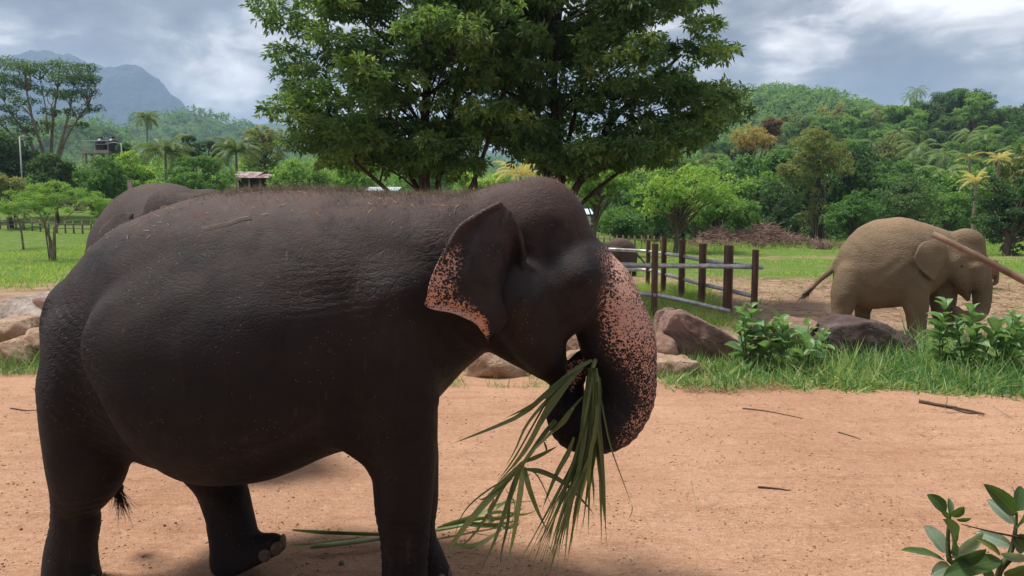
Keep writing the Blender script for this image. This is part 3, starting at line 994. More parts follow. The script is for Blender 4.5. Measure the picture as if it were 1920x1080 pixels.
def hill_h(x, y):
    x, y = np.asarray(x, float), np.asarray(y, float)
    r1 = 19 * smooth01(y, 66, 225) * smooth01(x + 0.10 * (y - 230), 22, 112) * (1 - smooth01(y, 250, 330)) * (1 - 0.35 * smooth01(x, 126, 152))
    r2 = 73 * np.exp(-((x - 166) / 105) ** 2) * np.exp(-((y - 490) / 150) ** 2)
    low = 7 * smooth01(y, 70, 200) * smooth01(x, -20, 30)
    return r1 + r2 + low + 1.5 * fbm(x / 25, y / 25, 5) * smooth01(y, 70, 110) - 0.5


def terrain(name, xs, ys, fn, mat, **kw):
    X, Y = np.meshgrid(xs, ys, indexing='ij')
    Z = fn(X, Y)
    nx, ny = X.shape
    i = (np.arange(nx - 1)[:, None] * ny + np.arange(ny - 1)[None]).ravel()
    F = np.stack([i, i + ny, i + ny + 1, i + 1], -1)
    return link(name, mesh_np(name, np.stack([X, Y, Z], -1).reshape(-1, 3), F, mat, True), kind='structure', **kw)


def ground_mat():
    m = bpy.data.materials.new('earth_and_turf')
    m.use_nodes = True
    t = NT(m.node_tree)
    o = t.n('ShaderNodeTexCoord').outputs['Object']
    sp = t.n('ShaderNodeSeparateXYZ', {0: o})
    X, Y = sp.outputs[0], sp.outputs[1]
    big = t.noise(o, 0.45, 5, 0.6)
    mid = t.noise(o, 2.6, 6, 0.65)
    streak = t.noise(t.mapping(o, (0.55, 3.2, 1)), 1.6, 6, 0.65, 0.3)
    grit = t.noise(o, 55, 4, 0.7)
    peb = t.voro(o, 42)
    # laterite track
    c = t.mix(t.gray(big, 0.35, 0.65), (0.45, 0.272, 0.178), (0.37, 0.208, 0.130))
    c = t.mix(t.gray(streak, 0.48, 0.68, 0, 0.5), c, (0.29, 0.145, 0.078))
    c = t.mix(t.gray(mid, 0.55, 0.75, 0, 0.5), c, (0.54, 0.33, 0.20))
    c = t.mix(t.gray(grit, 0.52, 0.68, 0, 0.6), c, (0.25, 0.125, 0.07))
    pm = t.math('MULTIPLY', t.math('LESS_THAN', peb.outputs['Distance'], 0.20), t.math('GREATER_THAN', t.noise(o, 7, 3), 0.50))
    pc = t.ramp(t.n('ShaderNodeSeparateColor', {0: peb.outputs['Color']}).outputs[0], [(0.0, (0.15, 0.075, 0.045)), (0.5, (0.38, 0.22, 0.13)), (1.0, (0.62, 0.45, 0.31))])
    track = t.mix(t.math('MULTIPLY', pm, 0.75), c, pc)
    fine = t.noise(t.mapping(o, (1.0, 2.4, 1)), 17, 6, 0.72)
    track = t.mix(t.gray(fine, 0.54, 0.66, 0, 0.55), track, (0.20, 0.10, 0.058))
    track = t.mix(t.gray(fine, 0.44, 0.36, 0, 0.5), track, (0.60, 0.40, 0.265))
    # trampled field earth and turf
    n3 = t.noise(o, 0.9, 6, 0.62, 0.3)
    earth = t.mix(t.gray(n3, 0.38, 0.62), (0.21, 0.125, 0.08), (0.36, 0.25, 0.165))
    earth = t.mix(t.gray(t.noise(o, 9, 5, 0.7), 0.5, 0.7, 0, 0.8), earth, (0.12, 0.072, 0.05))
    straw = t.noise(t.mapping(o, (1, 4, 1), rot=(0, 0, 0.5)), 14, 3, 0.6)
    earth = t.mix(t.gray(straw, 0.58, 0.68, 0, 0.7), earth, (0.46, 0.36, 0.23))
    turf = t.mix(t.gray(t.noise(o, 1.7, 6, 0.65), 0.38, 0.62), (0.085, 0.155, 0.025), (0.135, 0.20, 0.035))
    turf = t.mix(t.gray(t.noise(o, 23, 4, 0.7), 0.45, 0.65, 0, 0.6), turf, (0.05, 0.10, 0.016))
    turf = t.mix(t.gray(t.noise(o, 0.33, 4, 0.6), 0.55, 0.7, 0, 0.5), turf, (0.19, 0.19, 0.06))
    # where turf grows: bands across the field, broken up by noise
    left = t.gray(X, -3.0, 1.5, 1.0, 0.0)
    yb = t.math('ADD', Y, t.math('MULTIPLY', t.math('SUBTRACT', n3, 0.5), 7.0))
    gl = t.ramp(t.math('DIVIDE', yb, 100.0), [(0.0, (0,) * 3), (0.10, (.0,) * 3), (0.125, (.75,) * 3), (0.15, (.5,) * 3), (0.165, (.12,) * 3), (0.235, (.2,) * 3), (0.26, (.60,) * 3), (0.9, (.66,) * 3)])
    gr = t.ramp(t.math('DIVIDE', yb, 100.0), [(0.0, (0,) * 3), (0.10, (.0,) * 3), (0.14, (.25,) * 3), (0.19, (.30,) * 3), (0.225, (.42,) * 3), (0.25, (.34,) * 3), (0.275, (.5,) * 3), (0.30, (.60,) * 3), (0.40, (.62,) * 3), (0.42, (.45,) * 3), (0.46, (.66,) * 3), (0.9, (.72,) * 3)])
    g = t.mix(left, gr, gl)
    gate = t.math('ADD', t.math('MULTIPLY', t.noise(o, 0.8, 7, 0.68), 0.75), t.math('MULTIPLY', t.noise(o, 6, 4, 0.6), 0.25))
    gm = t.math('SUBTRACT', t.n('ShaderNodeSeparateColor', {0: g}).outputs[0], gate)
    gm = t.gray(gm, -0.06, 0.06)
    field = t.mix(gm, earth, turf)
    wob = t.math('ADD', Y, t.math('MULTIPLY', t.math('SUBTRACT', mid, 0.5), 1.6))
    col = t.mix(t.gray(wob, 10.4, 11.3), track, field)
    h = t.math('ADD', t.math('MULTIPLY', grit, 0.5), t.math('MULTIPLY', mid, 1.1))
    h = t.math('ADD', h, t.math('MULTIPLY', t.gray(peb.outputs['Distance'], 0.0, 0.4, 1, 0), 0.35))
    h = t.math('ADD', h, t.math('MULTIPLY', streak, 0.5))
    pr = t.voro(t.vmath('ADD', o, t.vmath('MULTIPLY', t.n('ShaderNodeTexNoise', {'Vector': o, 'Scale': 5.0, 'Detail': 3}).outputs[1], (0.25, 0.25, 0.25))), 2.1)
    h = t.math('ADD', h, t.math('MULTIPLY', t.gray(pr.outputs['Distance'], 0.22, 0.36), 0.8))
    b = t.n('ShaderNodeBsdfPrincipled', {'Base Color': col, 'Roughness': 0.95, 'Specular IOR Level': 0.15, 'Normal': t.bump(h, 0.75, 0.03)})
    t.n('ShaderNodeOutputMaterial', {0: b.outputs[0]})
    return m


def foliage_mat(name, c1, c2, c3=None, trans=0.35, rnd=0.5, rough=0.5, spec=0.3):
    """leaf: colour from a per-leaf tint and the object's own random number, partly see-through"""
    m = bpy.data.materials.new(name)
    m.use_nodes = True
    t = NT(m.node_tree)
    tint = t.n('ShaderNodeAttribute', attribute_name='tint').outputs['Fac']
    rn = t.n('ShaderNodeObjectInfo').outputs['Random']
    f = t.math('ADD', t.math('MULTIPLY', tint, 1 - rnd), t.math('MULTIPLY', rn, rnd))
    col = t.ramp(f, [(0.15, c1), (0.62, c2), (0.97, c3 or c2)])
    # the leaf reflects about its colour and lets nearly as much through, yellower
    k = 1.15 / (1 - trans)
    d = t.n('ShaderNodeBsdfPrincipled', {'Base Color': t.vmath('MULTIPLY', col, (k, k, k)), 'Roughness': rough, 'Specular IOR Level': spec})
    q = 1.0 / trans
    tc = t.vmath('MULTIPLY', col, (q * 1.15, q * 1.1, q * 0.55))
    tr = t.n('ShaderNodeBsdfTranslucent', {'Color': tc})
    mx = t.n('ShaderNodeMixShader', {0: trans, 1: d.outputs[0], 2: tr.outputs[0]})
    t.n('ShaderNodeOutputMaterial', {0: mx.outputs[0]})
    return m


M_GROUND = ground_mat()
M_UNDER = simple_mat('forest_floor', (0.035, 0.06, 0.014), 0.95, 0.6, 0.12, 1.0, (0.018, 0.03, 0.008), 0.1, 1.5)
M_ROCKBLUE = simple_mat('mountain_rock', (0.028, 0.040, 0.040), 0.95, 0.4, 0.006, 1.0, (0.016, 0.024, 0.026), 0.1, 40)
xs = np.unique(np.concatenate([np.linspace(-7000, -300, 14), np.linspace(-300, -60, 16), np.linspace(-60, 60, 300), np.linspace(60, 300, 16), np.linspace(300, 7000, 14)]))
ys = np.unique(np.concatenate([np.linspace(-2500, -12, 10), np.linspace(-12, 30, 210), np.linspace(30, 130, 120), np.linspace(130, 400, 16), np.linspace(400, 9000, 14)]))
terrain('ground', xs, ys, ground_h, M_GROUND)
terrain('forest_hill', np.linspace(-30, 560, 130), np.linspace(62, 760, 140), hill_h, M_UNDER)


# ------------------------------------------------------------------ leaves
def leaf_quads(P, N, L, W, rng, droop=0.0, ax=None):
    """one folded diamond leaf (4 corners, 2 triangles) at every point, growing along ax or at random across N"""
    n = len(P)
    if ax is None:
        ax = rng.normal(size=(n, 3))
    ax = ax - N * (ax * N).sum(1)[:, None] * 0.75
    ax[:, 2] -= droop
    ax /= np.linalg.norm(ax, axis=1)[:, None] + 1e-9
    sd = np.cross(N, ax)
    sd /= np.linalg.norm(sd, axis=1)[:, None] + 1e-9
    up = np.cross(ax, sd)
    L, W = np.broadcast_to(L, n)[:, None], np.broadcast_to(W, n)[:, None]
    f = W * 0.22
    a = P
    b = P + ax * L * 0.45 - sd * W * 0.5 + up * f
    c = P + ax * L - up * f * 0.6
    d = P + ax * L * 0.45 + sd * W * 0.5 + up * f
    V = np.stack([a, b, c, d], 1).reshape(-1, 3)
    i = np.arange(n)[:, None] * 4
    return V, np.vstack([np.hstack([i, i + 1, i + 2]), np.hstack([i, i + 2, i + 3])])


def unit(n, rng):
    v = rng.normal(size=(n, 3))
    return v / np.linalg.norm(v, axis=1)[:, None]


def clump_leaves(cl, n, L, W, rng, shell=0.55, upbias=0.5, droop=0.1, tufts=9, spread=0.16):
    """leaves in little tufts near the surface of ellipsoids cl rows (x,y,z,rx,ry,rz) -> V,F,tint"""
    cl = np.asarray(cl, float)
    area = (cl[:, 3] * cl[:, 4] + cl[:, 3] * cl[:, 5] + cl[:, 4] * cl[:, 5])
    nt = max(n // tufts, 1)
    k = rng.choice(len(cl), nt, p=area / area.sum())
    u = unit(nt, rng)
    u[:, 2] = np.where((u[:, 2] < 0) & (rng.random(nt) < .45), -u[:, 2], u[:, 2])
    r = shell + (1 - shell) * rng.random(nt) ** 0.6
    T = cl[k, :3] + u * cl[k, 3:6] * r[:, None]
    tt = np.clip(rng.normal(.45, .16, nt) + .5 * (rng.random(len(cl))[k] ** 1.5 - .4) + .15 * u[:, 2], 0, 1)
    P = np.repeat(T, tufts, 0)
    U = np.repeat(u, tufts, 0)
    m = len(P)
    d = unit(m, rng)
    sp = spread * np.repeat(cl[k, 3:6].mean(1), tufts)[:, None]
    P = P + d * sp * rng.random((m, 1))
    Nn = U * 0.6 + np.array([0, 0, upbias]) + rng.normal(0, .45, (m, 3))
    Nn /= np.linalg.norm(Nn, axis=1)[:, None]
    V, F = leaf_quads(P, Nn, L * rng.uniform(.7, 1.25, m), W * rng.uniform(.7, 1.25, m), rng, droop, d + U * .6)
    tint = np.clip(np.repeat(tt, tufts) + rng.normal(0, .07, m), 0, 1)
    return V, F, np.repeat(tint, 4)


def limb(a, b, r0, r1, rng, bend=0.12, n=8):
    a, b = np.array(a, float), np.array(b, float)
    ln = np.linalg.norm(b - a)
    m1 = a * .65 + b * .35 + rng.normal(0, bend * .5, 3) * ln + np.array([0, 0, .05 * ln])
    m2 = a * .3 + b * .7 + rng.normal(0, bend * .4, 3) * ln + np.array([0, 0, .03 * ln])
    return catmull([a, m1, m2, b], n), np.linspace(r0, r1, n)


M_BARK = simple_mat('bark', (0.075, 0.055, 0.042), 0.9, 0.5, 9, 0.9, (0.035, 0.026, 0.02), 0.1, 0.02, (1, 1, .25))
M_PALEBARK = simple_mat('pale_bark', (0.26, 0.22, 0.17), 0.85, 0.4, 8, 0.7, (0.13, 0.10, 0.075), 0.1, 0.02, (1, 1, .3))
M_LEAF_DARK = foliage_mat('leaf_dark', (0.028, 0.062, 0.022), (0.062, 0.120, 0.037), (0.145, 0.205, 0.060), 0.36, 0.0, 0.42, 0.4)
M_LEAF_MID = foliage_mat('leaf_mid', (0.040, 0.090, 0.028), (0.075, 0.145, 0.042), (0.14, 0.215, 0.060), 0.36, 0.5)
M_LEAF_LIGHT = foliage_mat('leaf_light', (0.072, 0.14, 0.032), (0.120, 0.205, 0.045), (0.20, 0.265, 0.07), 0.42, 0.35)
M_LEAF_OLIVE = foliage_mat('leaf_olive', (0.07, 0.09, 0.028), (0.12, 0.14, 0.05), (0.22, 0.20, 0.075), 0.34, 0.5)
M_LEAF_DEEP = foliage_mat('leaf_deep', (0.022, 0.050, 0.020), (0.044, 0.086, 0.030), (0.082, 0.125, 0.042), 0.3, 0.4)
M_PALM = foliage_mat('palm_leaf', (0.045, 0.080, 0.028), (0.080, 0.125, 0.042), (0.14, 0.17, 0.06), 0.34, 0.5)
M_PALMYEL = foliage_mat('palm_leaf_yellow', (0.24, 0.22, 0.075), (0.33, 0.28, 0.10), (0.40, 0.33, 0.12), 0.3, 0.3)


def make_tree(name, base, rows, n, L, W, mat, rng, trunk_r=0.2, bark=None, label=None, cat='tree', group=None, trunk_top=None, limbs=True, split=0.35, **ck):
    """rows: crown clumps (x,y,z,rx,ry,rz) measured from the foot of the trunk"""
    rows = np.asarray(rows, float)
    root = empty(name, base, label=label, cat=cat, group=group)
    g = Geo()
    top = np.array(trunk_top if trunk_top is not None else [*(rows[:, :2].mean(0) * .5), rows[:, 2].mean()])
    tr = catmull([[0, 0, -.3], [*(top[:2] * .2 + rng.normal(0, trunk_r * .4, 2)), top[2] * .35], [*(top[:2] * .6), top[2] * .7], top], 12)
    g.tube(tr, trunk_r * np.linspace(1.25, .35, 12), 9)
    if limbs:
        for c in rows:
            zf = np.clip(split + .45 * rng.random(), 0, .95)
            a = tr[int(zf * 11)]
            if a[2] > c[2] - .1 * abs(c[2]):
                a = tr[int(11 * split)]
            g.tube(*limb(a, c[:3] + np.array([0, 0, -.2 * c[5]]), trunk_r * .42, trunk_r * .10, rng), 5)
    link('trunk', g.build('trunk', bark or M_BARK, True), root)
    V, F, tint = clump_leaves(rows, n, L, W, rng, **ck)
    link('crown', mesh_np('crown', V, F, mat, False, attrs={'tint': tint}), root, kind='stuff')
    return root


def dome_clumps(R, H0, H1, n, rng, r=(.28, .42), flat=0.7, hollow=0.55):
    """clumps spread over a rounded crown between heights H0 and H1"""
    c = []
    for i in range(n):
        u = unit(1, rng)[0]
        k = hollow + (1 - hollow) * rng.random()
        q = rng.uniform(*r) * R
        zc, hz = (H0 + H1) / 2, (H1 - H0) / 2
        c.append([u[0] * (R - q) * k * 1.15, u[1] * (R - q) * k * 1.15, zc + u[2] * max(hz - q * flat, .05) * k * 1.1, q, q, q * flat])
    return c


# the pair of big dark trees behind the elephant
def big_tree(base, outline, zmax, npads, n, trunk_spec, rng, label, extra=()):
    root = empty('broadleaf_tree', base, label=label, cat='tree')
    zz, rl, rr, rd = np.array(outline).T
    pads, boughs = [], []
    for b in range(npads):
        z = zz[0] + .1 + (zmax - zz[0]) * rng.random() ** 1.15
        a = b * 2.39996 + rng.normal(0, .3)
        cx, cy = math.cos(a), math.sin(a)
        k = rng.uniform(.70, 1.10)
        tip = np.array([cx * np.interp(z, zz, rr if cx > 0 else rl) * k, cy * np.interp(z, zz, rd) * k, z - .12])
        L_ = math.hypot(tip[0], tip[1])
        root_ = np.array([tip[0] * .04, tip[1] * .04, max(z - .10 - .30 * L_, 1.9)])
        mid = root_ * .42 + tip * .58 + [0, 0, .16 * L_ * .5]
        path = catmull([root_, mid, tip], 12)
        boughs.append(path)
        for t_ in np.linspace(.30, 1.0, max(3, int(L_ / .55))):
            c = np.array([np.interp(t_ * 11, np.arange(12), path[:, q_]) for q_ in range(3)])
            c[:2] += rng.normal(0, .22 + .10 * L_ * (1 - t_), 2)
            q = rng.uniform(.34, .62) * (1.05 - .25 * t_)
            pads.append([*c, q, q, q * rng.uniform(.32, .5)])
    for x, y in extra:                                  # low outer boughs
        for dd in (-1.6, -.2, 1.2):
            p = at(x, y, base[1] + dd) - Vector(base)
            p = np.array([*p]) + rng.normal(0, .15, 3)
            q = rng.uniform(.4, .62)
            pads.append([*p, q, q, q * .45])
    pads = np.array(pads)
    g = Geo()
    stems = []
    for pts, r0, r1 in trunk_spec:
        P = catmull(pts, 16)
        g.tube(P, np.linspace(r0, r1, 16), 9)
        stems.append(P)
    for path in boughs:
        st = min(stems, key=lambda q_: np.min(((q_ - path[2]) ** 2).sum(1)) * rng.uniform(.6, 1.6))
        i_ = int(np.argmin(abs(st[:, 2] - path[0, 2])))
        P_ = catmull(np.vstack([st[i_], path[3], path[7], path[11]]), 12)
        g.tube(P_, np.linspace(.030, .008, 12), 5)
    link('trunk', g.build('trunk', M_BARK, True), root)
    V, F, tint = clump_leaves(pads, n, .165, .062, rng, .35, .55, .12, 8, .17)
    # a few paler young sprays
    link('crown', mesh_np('crown', V, F, M_LEAF_DARK, False, attrs={'tint': tint}), root, kind='stuff')
    return root


rt = np.random.default_rng(21)
big_tree((-2.1, 18.2, 0),
         [(3.42, 1.9, 1.0, .5), (3.8, 2.5, 1.7, 1.0), (4.3, 3.1, 2.5, 2.2), (5.0, 3.8, 2.8, 3.4), (5.6, 3.55, 3.0, 3.5), (6.2, 3.6, 3.0, 3.5), (8.0, 3.6, 3.0, 3.4), (10, 2.8, 2.6, 2.6), (12, .8, .8, .8)], 11.6, 125, 96000,
         [([[0, 0, -.3], [.02, 0, 1.5], [-.05, .05, 4], [.15, 0, 7], [0, 0, 10.5]], .19, .05), ([[.25, .1, -.3], [.35, .1, 1.8], [.3, .3, 3.5], [1.0, .4, 6.5]], .11, .04), ([[.45, -.1, -.3], [.75, -.15, 2.0], [1.3, -.2, 3.4], [2.0, -.3, 5.5]], .09, .035),
          ([[.1, .2, -.3], [.15, .3, 2], [-.9, .5, 4], [-2.2, .4, 6]], .10, .03), ([[.8, 0, -.3], [1.25, .1, 2.0], [1.2, .2, 3.6], [1.6, .6, 5]], .07, .03), ([[-.1, 0, 1.9], [-.75, 0, 2.7], [-1.7, -.4, 3.6], [-2.8, -.6, 4.6]], .07, .025)],
         rt, 'dark leafy tree rising just behind the back of the big elephant', [(575, 215), (590, 250), (620, 275), (650, 300), (640, 240), (560, 170), (540, 110), (535, 40), (690, 270)])
big_tree((1.15, 18.9, 0),
         [(3.65, .8, 2.3, .5), (4.0, 1.5, 3.1, 1.1), (4.4, 2.1, 3.9, 2.3), (4.9, 2.6, 4.55, 3.4), (5.5, 2.7, 4.35, 3.5), (6.2, 2.8, 3.9, 3.5), (7.5, 2.8, 3.8, 3.4), (10, 2.5, 3.2, 2.8), (12, .8, .8, .8)], 11.8, 125, 96000,
         [([[.05, 0, -.3], [.0, 0, 2.2], [.08, 0, 3.6], [-.1, .05, 5.5], [.2, 0, 9]], .20, .05), ([[-.22, .1, -.3], [-.25, .1, 2.4], [-.45, .2, 4], [-1.3, .3, 6.5]], .13, .04), ([[.12, 0, 2.3], [.7, -.1, 3.4], [1.5, -.2, 4.8], [3, -.3, 6.2]], .12, .035),
          ([[.08, 0, 2.8], [.3, .3, 4.2], [.9, .6, 6.5]], .09, .03), ([[.1, 0, 2.0], [.8, .2, 2.75], [1.9, .3, 3.6], [3.4, .2, 4.5]], .07, .025), ([[-.2, .1, 3], [-.5, -.3, 5], [-.2, -.8, 8]], .08, .03)],
         rt, 'dark leafy tree with forking trunk rising behind the big elephant head', [(1330, 235), (1290, 262), (1240, 272), (1195, 285), (1150, 290), (1100, 282), (1350, 180), (1340, 110), (1325, 50), (1260, 235)])


# ------------------------------------------------------------------ palms
def frond_mesh(L, rng, droop=0.9, nl=26, ll=0.55, w=0.045, mat=None, split=True):
    """one feather leaf growing along +X from the origin, arching down"""
    s = np.linspace(0, 1, 12)
    el0, el1 = .75, .75 - 2.0 * droop
    el = el0 + (el1 - el0) * s ** 1.2
    P = np.cumsum(np.stack([np.cos(el), 0 * el, np.sin(el)], -1) * L / 11, 0)
    P -= P[0]
    g = Geo()
    g.tube(P, np.linspace(.035, .008, 12) * L / 3, 4)
    V, F, T = [], [], []
    t = np.repeat(np.linspace(.12, 1, nl), 2)
    sg = np.tile([1, -1], nl)
    c = np.stack([np.interp(t, s, P[:, k]) for k in range(3)], -1)
    ln = ll * L / 3 * (np.sin(math.pi * np.clip(t * .85 + .12, 0, 1)) * .8 + .35) * rng.uniform(.85, 1.1, len(t))
    tang = np.stack([np.cos(np.interp(t, s, el)), 0 * t, np.sin(np.interp(t, s, el))], -1)
    out = tang * .55 + np.stack([0 * t, sg * .8, 0 * t], -1) + rng.normal(0, .06, (len(t), 3))
    out[:, 2] -= .28 + .2 * rng.random(len(t))
    out /= np.linalg.norm(out, axis=1)[:, None]
    m = c + out * ln[:, None] * .5 + [0, 0, .02]
    e = c + out * ln[:, None] - np.stack([0 * t, 0 * t, .3 * ln], -1)
    wv = tang * w * L / 3
    VV = np.stack([c - wv * .5, c + wv * .5, m + wv * .5, m - wv * .5, e], 1).reshape(-1, 3)
    i = np.arange(len(t))[:, None] * 5
    g.add(VV, [np.hstack([i, i + 1, i + 2, i + 3]), np.hstack([i + 3, i + 2, i + 4])])
    me = g.build('frond', mat)
    a = me.attributes.new('tint', 'FLOAT', 'POINT')
    a.data.foreach_set('value', rng.uniform(.3, .8, len(me.vertices)).astype(np.float32))
    return me


def make_palm(base, h, fl, nf, rng, label, mats=None, group=None, lean=0.0, up=0.5, meshes=None, parts=True):
    root = empty('palm_tree', base, label=label, cat='palm tree', group=group)
    P = catmull([[0, 0, -.3], [lean * .25, 0, h * .4], [lean * .7, 0, h * .75], [lean, 0, h]], 10)
    tv, tf = tube(P, np.linspace(.16, .10, 10), 7)
    link('trunk', mesh_np('trunk', tv, tf, M_PALEBARK, True), root)
    for i in range(nf):
        me = meshes[rng.integers(len(meshes))]
        o = link('frond', me, root, tuple(P[-1]))
        el = up - 1.15 * (i / nf) + rng.normal(0, .08)
        o.rotation_euler = (rng.normal(0, .2), -el, i * 2.4 + rng.normal(0, .2))
        o.scale = (fl / 3,) * 3
    return root


rp = np.random.default_rng(31)
FR_G = [frond_mesh(3, rp, d, mat=M_PALM) for d in (.8, 1.0, 1.15)]
M_PALMDARK = foliage_mat('palm_leaf_dark', (0.035, 0.06, 0.02), (0.065, 0.10, 0.03), (0.13, 0.15, 0.05), 0.3, 0.0)
FR_D = [frond_mesh(3, rp, d, mat=M_PALMDARK, nl=34, w=.07) for d in (.8, 1.0, 1.15)]
FR_Y = [frond_mesh(3, rp, d, mat=M_PALMYEL) for d in (.6, .75)]
# ------------------------------------------------------------------ middle distance, left
def on_ground(px, Y, fn=ground_h):
    p = at(px, 410, Y)
    return (p.x, p.y, float(fn(p.x, p.y)))


def px_tree(name, px, Y, box, nclump, n, L, W, mat, label, rng, fn=ground_h, r=(.28, .42), flat=.7, trunk_r=.2, hollow=.55, **kw):
    """a tree Y metres away whose crown fills the box (x0, y0, x1, y1) of the photograph"""
    b = on_ground(px, Y, fn)
    x0, y0, x1, y1 = box
    R = (x1 - x0) / 2 / FPX * Y
    z1, z0 = at(px, y0, Y).z - b[2], at(px, y1, Y).z - b[2]
    off = ((x0 + x1) / 2 - px) / FPX * Y
    cl = np.array(dome_clumps(R, z0, z1, nclump, rng, r, flat, hollow))
    cl[:, 0] += off
    return make_tree(name, b, cl, n, L, W, mat, rng, trunk_r, label=label, **kw)


rl = np.random.default_rng(41)
# tall thin-crowned tree against the mountain: forking pale stems, leaf plates
def plate_tree(px, Y, forks, plates, label, rng, leaf=.22, n=14000, mat=None, r0=.25):
    b = on_ground(px, Y)
    root = empty('tall_tree', b, label=label, cat='tree')
    g = Geo()
    for pts, a, c in forks:
        P = np.array([[*(at(x, y, Y + d) - Vector(b))] for x, y, d in pts])
        P = catmull(P, 14)
        g.tube(P, np.linspace(a, c, 14), 6)
    cl = []
    for x, y, w, d in plates:
        p = at(x, y, Y + d) - Vector(b)
        q = w / 2 / FPX * Y
        cl.append([*p, q * 1.1, q * 1.1, q * .34])
        # twig up to each plate from the nearest fork point below
        best = None
        for pts, a, c in forks:
            for X, Yp, dd in pts:
                if Yp > y + 4:
                    dist = abs(X - x) + .7 * abs(Yp - y)
                    if best is None or dist < best[0]:
                        best = (dist, np.array([*(at(X, Yp, Y + dd) - Vector(b))]))
        if best is not None:
            for s in (-.5, 0, .5):
                g.tube(*limb(best[1], np.array([*p]) + [q * s, 0, 0], .07, .025, rng, .08), 4)
    link('trunk', g.build('trunk', M_PALEBARK, True), root)
    V, F, tint = clump_leaves(cl, n, leaf, leaf * .5, rng, .3, .6, .05, 8, .2)
    link('crown', mesh_np('crown', V, F, mat or M_LEAF_DEEP, False, attrs={'tint': tint}), root, kind='stuff')
    return root


F0 = [([(80, 345, 0), (70, 300, 0), (48, 250, 0), (22, 215, 1), (8, 190, 1)], .22, .05), ([(86, 345, 0), (82, 290, 0), (60, 220, -1), (50, 170, 0), (45, 125, 0)], .2, .04), ([(92, 345, 0), (96, 280, 1), (100, 220, 0), (108, 165, 0), (112, 120, 0)], .2, .04),
      ([(96, 345, 0), (110, 285, 0), (122, 240, 0), (132, 200, 1), (140, 150, 0)], .2, .04), ([(100, 345, 0), (120, 270, 0), (145, 225, -1), (165, 200, 0)], .15, .03), ([(75, 345, 0), (40, 275, 0), (15, 245, 0), (-10, 225, 0)], .15, .03), ([(90, 250, 0), (85, 200, 2), (75, 150, 2)], .1, .03)]
PL0 = [(20, 120, 62, 0), (-5, 145, 60, 1), (48, 128, 60, -1), (70, 140, 55, 1), (30, 155, 60, 0), (8, 175, 50, 0), (60, 165, 46, 1), (45, 190, 50, -1), (95, 125, 50, 0), (120, 122, 46, 0), (140, 138, 60, 0), (160, 128, 44, 1), (115, 150, 56, -1),
       (150, 155, 55, 0), (172, 148, 34, 0), (100, 175, 46, 1), (130, 180, 58, 0), (162, 175, 44, 0), (172, 202, 40, 0), (140, 210, 44, -1), (95, 210, 40, 0), (20, 205, 46, 0), (-5, 225, 40, 0), (35, 228, 60, 0), (60, 245, 46, 1), (5, 250, 50, 0), (85, 235, 36, 0), (150, 235, 30, 0)]
plate_tree(88, 75, F0, PL0, 'tall thin crowned tree with pale forking stems against the mountain', rl)

# rounded trees and bushes of the left hedge line: (anchor px, distance, box, clumps, leaves, leaf length, material, label)
LT = [
    (30, 72, (-60, 232, 75, 350), 16, 5200, .34, M_LEAF_DEEP, 'very dark tree mass under the tall tree at the left edge'),
    (110, 70, (60, 285, 150, 360), 14, 4000, .34, M_LEAF_DEEP, 'low very dark bush below the tall thin crowned tree'),
    (196, 60, (140, 288, 246, 378), 20, 6500, .24, M_LEAF_MID, 'dark green rounded tree in front of the water tanks'),
    (256, 64, (215, 285, 300, 372), 18, 5200, .24, M_LEAF_LIGHT, 'bright green bushy tree right of the water tanks'),
    (300, 58, (275, 325, 335, 375), 10, 2400, .22, M_LEAF_LIGHT, 'small yellow green bush in front of the left palm'),
    (236, 92, (215, 262, 275, 300), 10, 2200, .3, M_LEAF_DEEP, 'small dark tree behind the lamp post on the left'),
    (366, 95, (338, 248, 395, 306), 14, 3600, .30, M_LEAF_DEEP, 'taller of two dark rounded trees between the palms'),
    (402, 93, (378, 262, 426, 306), 12, 3000, .30, M_LEAF_DEEP, 'shorter of two dark rounded trees between the palms'),
    (498, 85, (462, 230, 540, 330), 16, 3400, .30, M_LEAF_OLIVE, 'olive tree with bare lower limbs beside the big dark tree'),
    (480, 88, (450, 290, 520, 330), 10, 2600, .30, M_LEAF_LIGHT, 'pale green bush behind the rusty shed'),
    (560, 66, (505, 296, 640, 362), 22, 5600, .26, M_LEAF_MID, 'grey green spreading bush right of the rusty shed'),
    (655, 72, (610, 280, 720, 362), 18, 4400, .30, M_LEAF_LIGHT, 'light green bush seen under the big tree crown'),
    (905, 60, (850, 300, 960, 372), 18, 4200, .28, M_LEAF_LIGHT, 'pale green bush seen between the two big trunks'),
    (790, 75, (720, 295, 880, 368), 18, 4400, .30, M_LEAF_MID, 'mid green bush behind the many stems of the dark tree'),
    (22, 66, (-20, 318, 60, 352), 8, 1500, .25, M_LEAF_OLIVE, 'grey olive shrub low at the left edge'),
]
for px, Y, box, nc, n, L, mat, lab in LT:
    px_tree('bushy_tree', px, Y, (box[0] - 6, box[1], box[2] + 6, box[3] + 34), int(nc * 1.6), int(n * 1.6), L, L * .5, mat, lab, rl, hollow=.3, trunk_r=.16, r=(.2, .36))
# tree with tiered flat boughs right of the left palm
b_ = on_ground(370, 56)
rows = []
for i in range(34):
    z = rl.uniform(295, 368); half = 20 + 52 * smooth01(z, 290, 335)
    x = 370 + rl.uniform(-1, 1) * half
    p = at(x, z, 56 + rl.uniform(-2.5, 2.5)) - Vector(b_)
    q = rl.uniform(.5, .85)
    rows.append([*p, q, q, q * .28])
make_tree('tiered_tree', b_, rows, 9500, .2, .1, M_LEAF_MID, rl, .15, label='green tree with flat tiered boughs left of the rusty shed', shell=.3)

